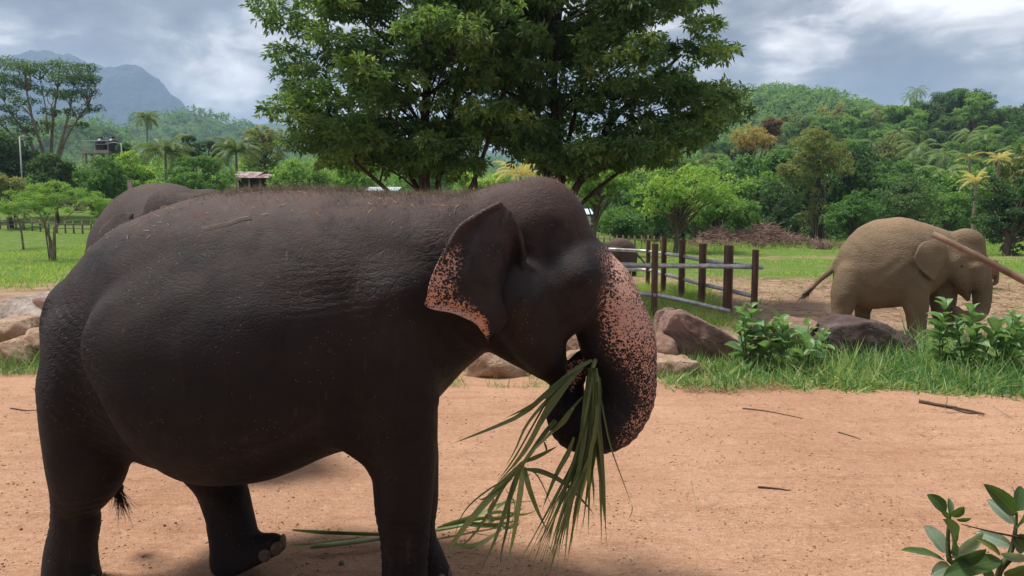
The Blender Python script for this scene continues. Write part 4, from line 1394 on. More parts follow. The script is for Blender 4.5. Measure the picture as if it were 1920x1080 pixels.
make_palm(on_ground(283, 120), at(283, 222, 120).z - on_ground(283, 120)[2], 2.6, 20, rp, 'tall lone palm standing against the foot of the mountain', meshes=FR_D, up=.55)
make_palm(on_ground(315, 74), at(315, 287, 74).z - on_ground(315, 74)[2], 3.4, 22, rp, 'coconut palm with long drooping fronds left of the two dark trees', meshes=FR_D, up=.6)
make_palm(on_ground(447, 78), at(447, 286, 78).z - on_ground(447, 78)[2], 3.4, 24, rp, 'coconut palm rising straight behind the rusty roofed shed', meshes=FR_D, up=.7)
make_palm(on_ground(975, 58), at(975, 330, 58).z - on_ground(975, 58)[2], 2.6, 16, rp, 'yellowing palm glimpsed between the two big dark trees', meshes=FR_Y + FR_G[:1], up=.6)

# umbrella-shaped field trees
M_LEAF_FEATHER = foliage_mat('feathery_leaf', (0.065, 0.125, 0.03), (0.10, 0.18, 0.042), (0.15, 0.22, 0.06), 0.4, 0.2)
def umbrella_tree(px, Y, box, forks, n, label):
    b = on_ground(px, Y)
    root = empty('umbrella_tree', b, label=label, cat='tree')
    g = Geo()
    ends = []
    for pts, a, c in forks:
        P = catmull([[*(at(x, y, Y + d) - Vector(b))] for x, y, d in pts], 12)
        P[0, 2] = min(P[0, 2], -.1) if pts[0][1] > box[3] + 20 else P[0, 2]
        g.tube(P, np.linspace(a, c, 12), 7)
        ends.append(P[-1])
    x0, y0, x1, y1 = box
    rows = []
    for i in range(120):
        u = rl.uniform(-1, 1); d = rl.uniform(-1, 1)
        if u * u + d * d > 1: continue
        k = math.sqrt(u * u + d * d)
        x = (x0 + x1) / 2 + u * (x1 - x0) / 2
        y = y0 + (y1 - y0) * (.15 + .65 * k ** 2 + rl.uniform(-.1, .25))
        p = np.array([*(at(x, y, Y) - Vector(b))]) + [0, d * (x1 - x0) / 2 / FPX * Y, 0]
        q = rl.uniform(.22, .42) * (x1 - x0) / 205
        rows.append([*p, q, q, q * .3])
        if i % 3: continue
        e = min(ends, key=lambda e: ((e - p) ** 2).sum())
        g.tube(*limb(e, p, .025, .008, rl), 4)
    link('trunk', g.build('trunk', M_PALEBARK, True), root)
    V, F, tint = clump_leaves(rows, n, .12, .045, rl, .1, .7, .05, 8, .35)
    link('crown', mesh_np('crown', V, F, M_LEAF_FEATHER, False, attrs={'tint': tint}), root, kind='stuff')


umbrella_tree(97, 40, (-5, 338, 205, 405), [([(98, 488, 0), (95, 455, 0), (85, 425, 0), (70, 392, 0)], .11, .03), ([(100, 488, 0), (101, 450, 0), (104, 410, .5), (110, 385, .3)], .09, .03), ([(101, 440, 0), (112, 418, 0), (140, 395, -.5)], .05, .02), ([(94, 450, 0), (84, 420, -.5), (100, 385, -1)], .05, .02), ([(90, 430, 0), (60, 408, .5), (30, 390, .8)], .04, .015)], 15000, 'umbrella shaped feathery tree with forked trunk in the green field')
umbrella_tree(42, 52, (-20, 372, 85, 412), [([(44, 466, 0), (40, 435, 0), (34, 410, 0), (20, 395, 0)], .08, .03), ([(40, 430, 0), (46, 405, 0), (62, 392, 0)], .05, .02)], 4500, 'smaller thin trunked tree at the left of the green field')

# ------------------------------------------------------------------ middle distance, right
rr_ = np.random.default_rng(51)
M_BROWNBARK = simple_mat('brown_bark', (0.15, 0.11, 0.08), 0.9, 0.5, 9, 0.9, (0.08, 0.058, 0.043), 0.1, 0.02, (1, 1, .25))
RT = [
    (1268, 47, (1175, 296, 1385, 425), 46, 9000, .19, M_LEAF_LIGHT, 'airy light green tree with brown trunk behind the pipe fence', dict(trunk_r=.15, r=(.14, .22), hollow=.3, trunk_top=[0, 0, 3.9], split=.3)),
    (1116, 42, (1052, 300, 1200, 392), 34, 6500, .18, M_LEAF_LIGHT, 'bright green tree just right of the big elephant forehead', dict(trunk_r=.13, r=(.16, .26), hollow=.3)),
    (1160, 54, (1105, 385, 1235, 452), 22, 5200, .22, M_LEAF_MID, 'dark leafy hedge bush beyond the far post fence', dict()),
    (1210, 60, (1160, 330, 1270, 440), 20, 4400, .26, M_LEAF_MID, 'green bush behind the airy light green tree', dict()),
    (1340, 58, (1290, 330, 1400, 445), 26, 6000, .24, M_LEAF_LIGHT, 'light green bush left of the branch pile', dict()),
    (1300, 66, (1250, 305, 1360, 430), 22, 5200, .28, M_LEAF_LIGHT, 'yellow green tree behind the airy light green tree', dict()),
    (1385, 64, (1345, 360, 1430, 440), 18, 4200, .24, M_LEAF_MID, 'rounded mid green bush behind the branch pile', dict()),
    (1450, 68, (1400, 330, 1510, 440), 26, 6500, .24, M_LEAF_DEEP, 'dark olive tree left of the vine covered trunk', dict()),
    (1600, 62, (1540, 348, 1650, 452), 30, 7500, .22, M_LEAF_MID, 'rounded green bush right of the vine covered trunk', dict()),
    (1690, 66, (1630, 318, 1760, 440), 30, 8500, .24, M_LEAF_DEEP, 'big dark tree mass directly above the tan elephant back', dict()),
    (1770, 68, (1735, 350, 1830, 440), 22, 5500, .24, M_LEAF_MID, 'mid green tree above the tan elephant head', dict()),
    (1890, 46, (1822, 322, 1985, 478), 44, 12000, .2, M_LEAF_DEEP, 'large dark layered tree behind the reddish calf', dict(flat=.4, hollow=.3, r=(.2, .3))),
    (1800, 75, (1760, 375, 1850, 440), 14, 3600, .25, M_LEAF_MID, 'low green tree under the nearer yellow palm', dict()),
    (1115, 95, (1050, 290, 1200, 370), 18, 4200, .34, M_LEAF_OLIVE, 'olive tree far behind the bright green tree', dict()),
]
for px, Y, box, nc, n, L, mat, lab, kw in RT:
    kw = dict(dict(hollow=.45, trunk_r=.2), **kw)
    px_tree('bushy_tree', px, Y, box, nc, n, L, L * .5, mat, lab, rr_, bark=M_BROWNBARK, **kw)

# trunk wrapped in creepers
b_ = on_ground(1532, 66)
rows = []
for x, y, w in [(1530, 262, 60), (1505, 275, 50), (1555, 280, 60), (1575, 300, 50), (1500, 305, 50), (1530, 300, 70), (1490, 330, 50), (1550, 320, 50), (1515, 335, 50), (1585, 320, 36), (1520, 255, 40), (1475, 318, 36), (1520, 365, 40), (1538, 390, 40), (1545, 350, 34), (1515, 410, 44)]:
    p = at(x, y, 66 + rr_.uniform(-1, 1)) - Vector(b_)
    q = w / 2 / FPX * 66
    rows.append([*p, q, q, q * .7])
vt = make_tree('vine_covered_tree', b_, rows, 8500, .24, .12, M_LEAF_OLIVE, rr_, .45, label='tall tree with creeper wrapped trunk and olive crown on the hill foot', trunk_top=[-.1, 0, at(1530, 300, 66).z], limbs=False)
g = Geo()
for i in range(14):
    a = rr_.uniform(0, 6.28)
    h0, h1 = rr_.uniform(-.2, 1), rr_.uniform(2, 5.5)
    P = catmull([[.5 * math.cos(a) + rr_.normal(0, .15), .5 * math.sin(a), h0 + (h1 - h0) * k / 4] for k in range(5)], 12)
    g.tube(P, np.full(12, .045), 4)
link('vine', g.build('vine', M_PALEBARK, True), vt)

make_palm(on_ground(1826, 58), at(1826, 338, 58).z, 1.5, 15, rp, 'yellow palm nearest the tan elephant, lower of the two yellow palms', meshes=FR_Y, up=.6)
make_palm(on_ground(1866, 66), at(1866, 296, 66).z, 1.3, 14, rp, 'higher yellow palm at the right above the layered dark tree', meshes=FR_Y, up=.6)
make_palm(on_ground(1812, 74), at(1812, 296, 74).z, 1.5, 14, rp, 'yellow green palm left of the higher yellow palm', meshes=FR_Y[:1] + FR_G[:1], up=.6)

# ------------------------------------------------------------------ forest on the hill: kinds built once, then copied
rf = np.random.default_rng(61)
KINDS = []
for nm, R, h0, h1, nc, n, L, mat, r, flat in [
    ('forest_tree', 4.2, 2.2, 9.5, 22, 3600, .50, M_LEAF_DEEP, (.26, .42), .7), ('forest_tree', 3.8, 2.5, 10.5, 22, 3400, .46, M_LEAF_MID, (.24, .4), .75), ('forest_tree', 5.0, 3.5, 9.0, 26, 3800, .50, M_LEAF_MID, (.2, .34), .5),
    ('forest_tree', 3.4, 1.5, 8.0, 18, 3000, .42, M_LEAF_LIGHT, (.26, .42), .8), ('forest_tree', 4.5, 3.0, 11.0, 30, 3200, .46, M_LEAF_OLIVE, (.16, .26), .6), ('forest_tree', 4.0, 1.2, 7.5, 22, 3400, .42, M_LEAF_DEEP, (.26, .4), .8),
    ('forest_tree', 4.6, 2.0, 10.0, 34, 3400, .42, M_LEAF_MID, (.15, .25), .45)]:
    cl = dome_clumps(R, h0, h1, nc, rf, r, flat, .5)
    V, F, tint = clump_leaves(cl, n, L, L * .55, rf, .4, .5, .1, 7, .2)
    g = Geo()
    g.tube(catmull([[0, 0, -1.5], [.2, 0, h0], [0, .2, (h0 + h1) / 2], [0, 0, h1 * .85]], 10), np.linspace(.32, .08, 10), 6)
    for c in cl[::2]:
        g.tube(*limb([0, 0, h0 * .9], c[:3], .12, .03, rf), 4)
    KINDS.append((nm, mesh_np('crown', V, F, mat, False, attrs={'tint': tint}), g.build('trunk', M_BARK, True), mat))
WORD = {M_LEAF_DEEP.name: 'dark green', M_LEAF_MID.name: 'mid green', M_LEAF_LIGHT.name: 'light green', M_LEAF_OLIVE.name: 'olive brown green'}
count = 0
for Y in (76, 85, 95, 106, 118, 131, 145, 160, 176, 192, 208, 224, 240):
    step = (6.4 if Y < 130 else 6.6) / Y * FPX
    px = 1010 + rf.uniform(0, step)
    while px < 1990:
        yy = Y + rf.uniform(-6, 6)
        qx = at(px, 410, yy).x
        z = float(hill_h(qx, yy))
        k = rf.choice(len(KINDS), p=[.2, .2, .14, .16, .08, .12, .10])
        nm, cm, tm, mat = KINDS[k]
        s = rf.uniform(.68, 1.12)
        if z < 8:
            where = 'at the hill foot behind the airy light green tree' if px < 1290 else ('at the hill foot behind the branch pile' if px < 1560 else ('on the lower slope behind the tan elephant' if px < 1790 else 'on the lower slope around the yellow palms'))
        elif z < 17:
            where = 'half way up the hill left of the creeper wrapped tree' if px < 1520 else 'half way up the hill right of the creeper wrapped tree'
        else:
            where = 'near the ridge left of the rounded crest' if px < 1600 else ('on the rounded crest of the hill' if px < 1800 else 'on the falling right end of the ridge')
        r = empty(nm, (qx, yy, z), rf.uniform(0, 6.28), label=f'{WORD[mat.name]} forest tree {where}', cat='tree', group=f'{WORD[mat.name]} forest trees {where}')
        r.scale = (s * rf.uniform(.9, 1.1), s, s * rf.uniform(.85, 1.2))
        link('trunk', tm, r); link('crown', cm, r, kind='stuff')
        count += 1
        px += step * rf.uniform(.75, 1.25)
# palms sprinkled through the forest and along its ridge
def simple_palm(rng, L, mat):
    g = Geo()
    for i in range(15):
        me = None
        az, el0 = i * 2.4, .9 - 1.3 * i / 15
        s = np.linspace(0, 1, 7)
        el = el0 - 1.5 * s ** 1.2
        P = np.cumsum(np.stack([np.cos(el), 0 * el, np.sin(el)], -1) * L / 6, 0)
        Q = np.stack([P[:, 0] * math.cos(az), P[:, 0] * math.sin(az), P[:, 2]], -1)
        sd = np.array([-math.sin(az), math.cos(az), 0])
        for sg in (1, -1):
            for j in range(1, 7):
                for f in (0, .5):
                    c = Q[j - 1] * (1 - f) + Q[j] * f
                    d = (Q[j] - Q[j - 1]); d /= np.linalg.norm(d)
                    ln = L * .26 * math.sin(math.pi * min(1, (j + f) / 7.5))
                    e = c + (d * .5 + sd * sg * .8) * ln - np.array([0, 0, .35 * ln])
                    wd = d * L * .035
                    g.add([c - wd, c + wd, e], np.array([[0, 1, 2]]))
    me = g.build('crown', mat)
    a = me.attributes.new('tint', 'FLOAT', 'POINT')
    a.data.foreach_set('value', rng.uniform(.3, .8, len(me.vertices)).astype(np.float32))
    return me


PC = [simple_palm(rf, 3.2, M_PALM), simple_palm(rf, 2.8, M_PALM)]
tv, tf = tube(catmull([[0, 0, -9], [.1, 0, -4], [0, 0, 0]], 8), np.linspace(.2, .13, 8), 6)
PT = mesh_np('trunk', tv, tf, M_PALEBARK, True)
spots = [(1800, 195, 205), (1848, 212, 230), (1865, 218, 226), (1885, 222, 232), (1818, 235, 210), (1790, 205, 222), (1905, 232, 225), (1720, 178, 236), (1708, 190, 228), (1640, 220, 215), (1818, 265, 140), (1846, 275, 135), (1725, 292, 120), (1770, 305, 110),
         (1465, 245, 185), (1440, 300, 130), (1415, 345, 96), (1480, 300, 140), (1640, 285, 150), (1700, 330, 105), (1560, 230, 205), (1420, 300, 150), (1775, 340, 95), (1385, 340, 92), (1405, 270, 190), (1910, 300, 118), (1875, 250, 170), (1655, 245, 190), (1745, 262, 165), (1510, 230, 215), (1600, 285, 160), (1690, 265, 150)]
for i, (px, py, Y) in enumerate(spots):
    p = at(px, py - (9 if Y > 150 else 14), Y)
    ridge = Y > 200
    r = empty('palm_tree', tuple(p), rf.uniform(0, 6.28), label='palm rising out of the trees along the ridge of the right hill' if ridge else 'palm rising out of the thick forest on the slope of the right hill', cat='palm tree', group='palms along the hill ridge' if ridge else 'palms in the hill forest')
    s = rf.uniform(1.0, 1.35)
    r.scale = (s, s, s)
    link('trunk', PT, r); link('crown', PC[i % 2], r, kind='stuff')
# one flowering orange tree and one rusty brown tree
for px, Y, box, mat, lab in [(1405, 120, (1360, 232, 1450, 300), 'x', 'tree with orange and yellow leaves half way up the forested hill'), (1440, 135, (1418, 218, 1462, 262), 'y', 'rusty brown leaved tree beside the orange tree on the hill')]:
    m_ = foliage_mat('orange_leaf', (0.13, 0.13, 0.04), (0.21, 0.17, 0.06), (0.27, 0.18, 0.075), .3, .2) if mat == 'x' else foliage_mat('rust_leaf', (0.07, 0.055, 0.03), (0.11, 0.075, 0.042), (0.14, 0.09, 0.05), .3, .2)
    px_tree('forest_tree', px, Y, box, 22, 3600, .4, .2, m_, lab, rf, fn=hill_h)

M_LEAF_SHADE = foliage_mat('shade_dark_undergrowth_leaf', (0.016, 0.036, 0.014), (0.032, 0.062, 0.022), (0.06, 0.09, 0.03), 0.3, 0.0)  # leaf colour darkened to stand for shadow between the crowns
# far wooded summit, too far to tell the trees apart
def far_wood(name, pts, n, L, mat, label, rng, rad=(3.5, 6)):
    cl = []
    for x, y, z in pts:
        q = rng.uniform(*rad)
        cl.append([x, y, z + q * .6, q, q, q * .85])
    V, F, tint = clump_leaves(cl, n, L, L * .6, rng, .7, .6, .0, 6, .15)
    link(name, mesh_np(name, V, F, mat, False, attrs={'tint': tint}), label=label, cat='woodland', kind='stuff')


pts = []
for i in range(2300):
    yy = 255 + 250 * rf.random()
    px = rf.uniform(1080, 1960)
    x = at(px, 410, yy).x
    pts.append((x, yy, float(hill_h(x, yy))))
far_wood('distant_woodland', pts, 125000, 1.5, M_LEAF_MID, 'hazy green woodland covering the far summit behind the right hill', rf)
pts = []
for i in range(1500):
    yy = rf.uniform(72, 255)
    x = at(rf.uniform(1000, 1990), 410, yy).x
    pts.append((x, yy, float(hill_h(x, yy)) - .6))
far_wood('undergrowth', pts, 110000, .55, M_LEAF_SHADE, 'tangled undergrowth coloured dark as shade, filling the gaps between the trees of the right hill', rf, (1.6, 3.0))



# far hills and the mountain on the left
def ridge_fn(prof, Y0, depth, rough, seed, base=-3.0):
    P = np.array(prof, float)
    xs_ = (P[:, 0] - 960) / FPX * Y0
    zs_ = CAMH + (410 - P[:, 1]) / FPX * Y0

    def fn(x, y):
        h = np.interp(x, xs_, zs_)
        k = (y - Y0) / depth
        a = np.where(k < 0, smooth01(k, -1, 0) ** .8, 1 - smooth01(k, 0, 1.2))
        return base + (h - base) * a * (1 + rough * fbm(x / depth * 5, y / depth * 5, seed) * (1 - a * .95)) + rough * depth * .02 * fbm(x / depth * 22, y / depth * 22, seed + 3) * a
    return fn


M_HILLGREEN = simple_mat('wooded_hillside', (0.07, 0.125, 0.03), 0.95, 0.5, 0.035, 1.0, (0.035, 0.065, 0.018), 0.1, 6)
for k, (prof, Y0, dep, sd, X0, X1, n, q, lab) in enumerate([
        ([(-200, 250), (0, 262), (100, 240), (140, 232), (185, 232), (215, 245), (250, 268), (290, 282), (340, 292), (500, 300), (640, 310)], 500, 120, 71, -560, -110, 800, (3.5, 6.5), 'green woodland on the nearer low hill under the mountain'),
        ([(-300, 268), (200, 272), (250, 262), (285, 240), (310, 228), (345, 224), (380, 226), (410, 224), (440, 236), (470, 243), (510, 262), (600, 290), (900, 310), (1300, 330)], 900, 240, 73, -760, 60, 1000, (6, 11), 'hazy woodland on the middle hill below the mountain cliff')]):
    fn = ridge_fn(prof, Y0, dep, .3, sd)
    terrain('hills', np.linspace(X0 * 1.5, X1 + 150, 190), np.linspace(Y0 - dep, Y0 + dep * 1.3, 80), fn, M_HILLGREEN)
    x, y = rf.uniform(X0, X1, n), rf.uniform(Y0 - dep * .95, Y0 + dep * .15, n)
    far_wood('distant_woodland', np.stack([x, y, fn(x, y) - q[0] * .5], -1), n * 42, q[0] * .55, M_LEAF_MID, lab, rf, q)
terrain('hills', np.linspace(-2200, 1500, 200), np.linspace(1700, 3400, 90), ridge_fn([(-500, 290), (380, 262), (430, 240), (460, 231), (490, 238), (520, 234), (560, 240), (700, 270), (1100, 300), (1700, 320)], 2400, 500, .3, 75), M_HILLGREEN)
terrain('mountain', np.linspace(-3600, -300, 420), np.linspace(2500, 3600, 180),
        ridge_fn([(-700, 240), (-300, 170), (-100, 140), (0, 126), (40, 116), (62, 109), (85, 107), (110, 106), (135, 110), (155, 114), (175, 121), (195, 127), (215, 132), (232, 131), (250, 127), (270, 126), (284, 130), (297, 142), (305, 158), (318, 172), (328, 184), (342, 190), (352, 203), (375, 221), (400, 232), (440, 252), (500, 275), (600, 310)], 3000, 420, .5, 77), M_ROCKBLUE)

# scrub between and behind the trees of the left hedge line
pts = []
for i in range(420):
    yy = rl.uniform(80, 125)
    x = at(rl.uniform(-80, 760), 410, yy).x
    pts.append((x, yy, float(ground_h(x, yy)) + rl.uniform(-.8, 3.2)))
far_wood('undergrowth', pts, 42000, .45, M_LEAF_MID, 'dense green scrub filling the hedge line behind the palms on the left', rl, (1.3, 2.4))
# ------------------------------------------------------------------ water tanks, shed, poles, far fences
M_CONC = simple_mat('weathered_concrete', (0.42, 0.39, 0.34), 0.9, 0.4, 6, 0.5, (0.25, 0.23, 0.2), 0.2, 0.01)
M_TANK = simple_mat('black_plastic', (0.022, 0.022, 0.03), 0.4, 0.3, 4, 0.2)
M_METAL = simple_mat('galvanised_steel', (0.36, 0.38, 0.40), 0.45, 0.3, 14, 0.15, (0.24, 0.25, 0.27), 0.5, 0.003)
M_RAIL = bpy.data.materials.new('galvanised_pipe')
M_RAIL.use_nodes = True
_t = NT(M_RAIL.node_tree)
_o = _t.n('ShaderNodeTexCoord').outputs['Object']
_c = _t.mix(_t.gray(_t.noise(_o, 9, 5, .6), .4, .68), (0.56, 0.58, 0.60), (0.30, 0.28, 0.27))
_b = _t.n('ShaderNodeBsdfPrincipled', {'Base Color': _c, 'Roughness': 0.42, 'Metallic': 0.35, 'Normal': _t.bump(_t.noise(_o, 40, 3), .2, .003)})
_t.n('ShaderNodeOutputMaterial', {0: _b.outputs[0]})
M_POST = simple_mat('rusty_brown_post', (0.12, 0.068, 0.048), 0.8, 0.5, 9, 0.6, (0.20, 0.12, 0.08), 0.25, 0.006, (1, 1, .3))
M_GREYWOOD = simple_mat('grey_wood', (0.22, 0.18, 0.14), 0.9, 0.4, 10, 0.6, (0.12, 0.095, 0.075), 0.15, 0.006, (1, 1, .2))
M_DARKWOOD = simple_mat('dark_wood', (0.05, 0.038, 0.03), 0.9, 0.4, 8, 0.5)

Yt = 92
b = on_ground(190, Yt)
tk = empty('water_tower', b, label='two black water tanks on a pale concrete stand above the trees', cat='water tower')
P = lambda px, py, d=0: at(px, py, Yt + d) - Vector(b)
g = Geo()
zt = P(190, 286).z
x0, x1 = P(163, 286).x, P(212, 286).x
for xx in (x0 + .2, (x0 + x1) / 2, x1 - .2):
    for yy in (-.9, .9):
        lp = Geo().box((xx, yy, (zt - .25) / 2 - .25), (.42, .42, zt + .25))
        link('leg', lp.build('leg', M_CONC), tk)
link('deck', Geo().box(((x0 + x1) / 2, 0, zt), (x1 - x0 + .1, 2.3, .42)).build('deck', M_CONC), tk)
for cx in (P(176, 0).x, P(198, 0).x):
    R_ = .72
    prof = [(R_, .22), (R_ * 1.02, .5), (R_, .75), (R_ * 1.02, 1.0), (R_, 1.25), (R_ * .98, 1.32), (R_ * .55, 1.62), (R_ * .25, 1.68), (R_ * .25, 1.82), (0.02, 1.84)]
    a = np.linspace(0, 2 * math.pi, 24, endpoint=False)
    V = np.concatenate([[[cx + r * math.cos(q), r * math.sin(q), zt + z] for q in a] for r, z in prof])
    i = np.arange(len(prof) - 1)[:, None] * 24
    j = np.arange(24)[None]
    F = np.stack([i + j, i + (j + 1) % 24, i + 24 + (j + 1) % 24, i + 24 + j], -1).reshape(-1, 4)
    tank = link('tank', mesh_np('tank', V, F, M_TANK, True), tk)
    link('lid', Geo().tube([[cx, 0, zt + 1.80], [cx, 0, zt + 1.90]], R_ * .3, 16).build('lid', M_TANK, True), tank)
gg = Geo()
for zz in (.9, 1.3):
    gg.tube([[x0, -1.1, zt + zz], [x1, -1.1, zt + zz]], .035, 6)
for xx in (x0, x1, (x0 + x1) / 2):
    gg.tube([[xx, -1.1, zt + .2], [xx, -1.1, zt + 1.3]], .035, 6)
link('railing', gg.build('railing', M_METAL), tk)

# rusty roofed shed
M_RUST = bpy.data.materials.new('rusty_roof_sheet')
M_RUST.use_nodes = True
_t = NT(M_RUST.node_tree)
_o = _t.n('ShaderNodeTexCoord').outputs['Object']
_n = _t.noise(_t.mapping(_o, (1.0, .6, 1)), 1.5, 6, .7)
_c = _t.mix(_t.gray(_n, .44, .56), (0.42, 0.37, 0.36), (0.23, 0.085, 0.07))
_b = _t.n('ShaderNodeBsdfPrincipled', {'Base Color': _c, 'Roughness': .75})
_t.n('ShaderNodeOutputMaterial', {0: _b.outputs[0]})


def roof_sheet(name, p0, p1, run, drop, mat, parent, ncor=60):
    """corrugated sheet from eave corner p0 to p1, rising away from the viewer"""
    n = ncor * 2 + 1
    t = np.linspace(0, 1, n)[:, None]
    A = np.array(p0) * (1 - t) + np.array(p1) * t
    A[:, 2] += .03 * (np.arange(n) % 2)
    B = A + np.array([0, run, drop])
    V = np.vstack([A, B, A - [0, 0, .02], B - [0, 0, .02]])
    i = np.arange(n - 1)
    F = np.vstack([np.stack([i, i + 1, i + n + 1, i + n], -1), np.stack([i + 2 * n, i + 3 * n, i + 3 * n + 1, i + 2 * n + 1], -1), np.stack([i, i + 2 * n, i + 2 * n + 1, i + 1], -1)])
    return link(name, mesh_np(name, V, F, mat), parent)


Ys = 68
b = on_ground(466, Ys)
sh = empty('shed', b, label='open shed with rust stained corrugated roof among the trees', cat='shed')
P = lambda px, py, d=0: at(px, py, Ys + d) - Vector(b)
e0, e1 = P(420, 333), P(511, 334)
for k in range(5):
    a_, c_ = e0.lerp(e1, k / 5), e0.lerp(e1, (k + 1) / 5 - .004)
    roof_sheet('roof_sheet', a_ + Vector((0, 0, .012 * (k % 2))), c_ + Vector((0, 0, .012 * (k % 2))), 3.2, .72 if k < 3 else .52, M_RUST, sh, 8)
for k in range(5):
    q = e0.lerp(e1, .04 + k * .23)
    for d in (.25, 2.9):
        link('post', Geo().tube([[q.x, q.y + d, -.3], [q.x, q.y + d, q.z + .1 * d]], .07, 7).build('post', M_GREYWOOD, True), sh)
link('back_wall', Geo().box(((e0.x + e1.x) / 2, e0.y + 3.1, (e0.z + .3) / 2), (e1.x - e0.x - .3, .1, e0.z + .1)).build('back_wall', M_DARKWOOD), sh)
link('side_wall', Geo().box((e1.x - .1, e0.y + 1.6, (e0.z - .2) / 2), (.1, 2.8, e0.z - .2)).build('side_wall', M_DARKWOOD), sh)

# pale blue roofs glimpsed behind the dark trees
M_BLUE = simple_mat('pale_blue_sheet', (0.50, 0.60, 0.66), 0.5, 0.15, 3, 0.1)
M_WALL = simple_mat('whitewash', (0.62, 0.60, 0.55), 0.9, 0.15, 2, 0.2)
for (pa, pb, y0, y1, Y, lab) in [(688, 742, 358, 349, 62, 'low building with pale blue roof glimpsed behind the elephant back'), (1078, 1108, 402, 391, 48, 'low building with pale blue roof glimpsed behind the elephant forehead')]:
    b = on_ground((pa + pb) / 2, Y)
    r = empty('house', b, label=lab, cat='house')
    A_, B_ = at(pa, y0, Y) - Vector(b), at(pb, y0, Y) - Vector(b)
    w_ = B_.x - A_.x
    roof_sheet('roof', A_ - Vector((.2, .3, 0)), B_ + Vector((.2, -.3, 0)), 2.4, (y0 - y1) / FPX * Y, M_BLUE, r, 18)
    link('wall', Geo().box(((A_.x + B_.x) / 2, 1.1, A_.z / 2 - .15), (w_, 2.0, A_.z + .1)).build('wall', M_WALL), r)
    link('door', Geo().box(((A_.x + B_.x) / 2, .08, 1.0), (.8, .06, 2.0)).build('door', M_DARKWOOD), r)


def pole(name, px, Y, ytop, r, mat, label, cat, arm=None):
    b = on_ground(px, Y)
    o = empty(name, b, label=label, cat=cat)
    h = at(px, ytop, Y).z - b[2]
    link('post', Geo().tube([[0, 0, -.3], [0, 0, h]], [r, r * .75], 8).build('post', mat, True), o)
    if arm:
        arm_ = link('arm', Geo().tube(catmull([[0, 0, h - .15], [arm * .5, 0, h + .05], [arm, 0, h]], 6), r * .6, 6).build('arm', mat, True), o)
        link('lamp_head', Geo().box((arm * 1.1, 0, h - .03), (.5, .22, .12)).build('lamp_head', M_METAL), arm_)


pole('street_lamp', 46, 70, 256, .08, M_METAL, 'thin grey lamp post in front of the dark trees at the left edge', 'street lamp', .5)
pole('street_lamp', 234, 88, 268, .07, M_METAL, 'thin lamp post with an arm just right of the water tanks', 'street lamp', -1.4)
o_ = empty('concrete_post', on_ground(247, 20.5), label='square concrete post standing behind the half hidden grey elephant', cat='post')
hp = at(247, 340, 20.5).z - o_.location.z
link('shaft', Geo().box((0, 0, hp / 2 - .2), (.10, .10, hp + .4)).build('shaft', M_CONC), o_)
link('cap', Geo().box((0, 0, hp + .015), (.115, .115, .03)).build('cap', M_CONC), o_)


def post_fence(name, pts, hp, r, mats, label, rails=(.75, .4), n=10, square=True):
    A, B = Vector(pts[0]), Vector(pts[1])
    root = empty(name, A, label=label, cat='fence')
    d = B - A
    rng = np.random.default_rng(int(abs(A.x * 10)))
    tops = []
    for i in range(n):
        q = d * (i / (n - 1))
        z = float(ground_h(A.x + q.x, A.y + q.y)) - A.z
        h = hp * rng.uniform(.94, 1.06)
        link('post', Geo().tube([[q.x, q.y, z - .25], [q.x + rng.normal(0, .02), q.y, z + h]], [r, r * .85], 6).build('post', mats[0], True), root)
        tops.append(Vector((q.x, q.y, z)))
    for f in rails:
        P_ = [p + Vector((0, -r * 1.4, hp * f)) for p in tops]
        link('rail', Geo().tube(np.array(P_), r * .5, 6).build('rail', mats[1], True), root)


p0, p1 = on_ground(-30, 66), on_ground(170, 62)
post_fence('wooden_fence', (p0, p1), 1.05, .075, (M_GREYWOOD, M_GREYWOOD), 'low grey wooden fence across the far side of the green field', n=14)
p0, p1 = on_ground(1110, 52), on_ground(1240, 50)
post_fence('wooden_fence', (p0, p1), 1.0, .06, (M_POST, M_GREYWOOD), 'far row of slim brown fence posts above the muddy grey elephant', n=12, rails=(.7,))
p0, p1 = on_ground(1240, 56), on_ground(1600, 54)
post_fence('wooden_fence', (p0, p1), .55, .035, (M_POST, M_GREYWOOD), 'thin low fence in front of the dry branch pile', n=18, rails=(.8,))

# ------------------------------------------------------------------ pipe fence
fe = empty('pipe_fence', ground_at(1320, 585), label='fence of rusty brown posts and grey pipes beyond the rocks', cat='fence')
fo = Vector(fe.location)
POSTS = [(1226, 589, 457, .135), (1413, 587, 468, .13), (1214, 538, 450, .13), (1243, 548, 445, .15), (1277, 557, 450, .16), (1315, 570, 457, .165), (1363, 583, 460, .19)]
for px, yb, yt, w in POSTS:
    q = ground_at(px, yb)
    h = at(px, yt, q.y).z
    z = float(ground_h(q.x, q.y)) - .15
    # steel channel: back plate and two flanges
    pc = Geo().box((q.x - fo.x, q.y - fo.y, (h + z) / 2), (w, w * .45, h - z))
    pc.box((q.x - fo.x - w * .38, q.y - fo.y - w * .36, (h + z) / 2 - .004), (w * .22, w * .3, h - z))
    pc.box((q.x - fo.x + w * .38, q.y - fo.y - w * .36, (h + z) / 2 - .004), (w * .22, w * .3, h - z))
    link('post', pc.build('post', M_POST), fe)
RAILS = [([(1100, 494, 17.2), (1226, 498, 17.05), (1340, 499, 17.2), (1430, 501, 17.3)], .058), ([(1110, 549, 17.1), (1226, 553, 17.0), (1368, 584, 17.15)], .055),
         ([(1140, 467, 24.2), (1214, 471, 24.0), (1243, 475, 22.4), (1277, 480, 21.0), (1315, 487, 19.4), (1363, 494, 18.0), (1420, 500, 17.5)], .055),
         ([(1140, 505, 24.2), (1214, 506, 24.0), (1243, 513, 22.4), (1277, 522, 21.0), (1315, 532, 19.4), (1363, 543, 18.0), (1413, 555, 17.55)], .055)]
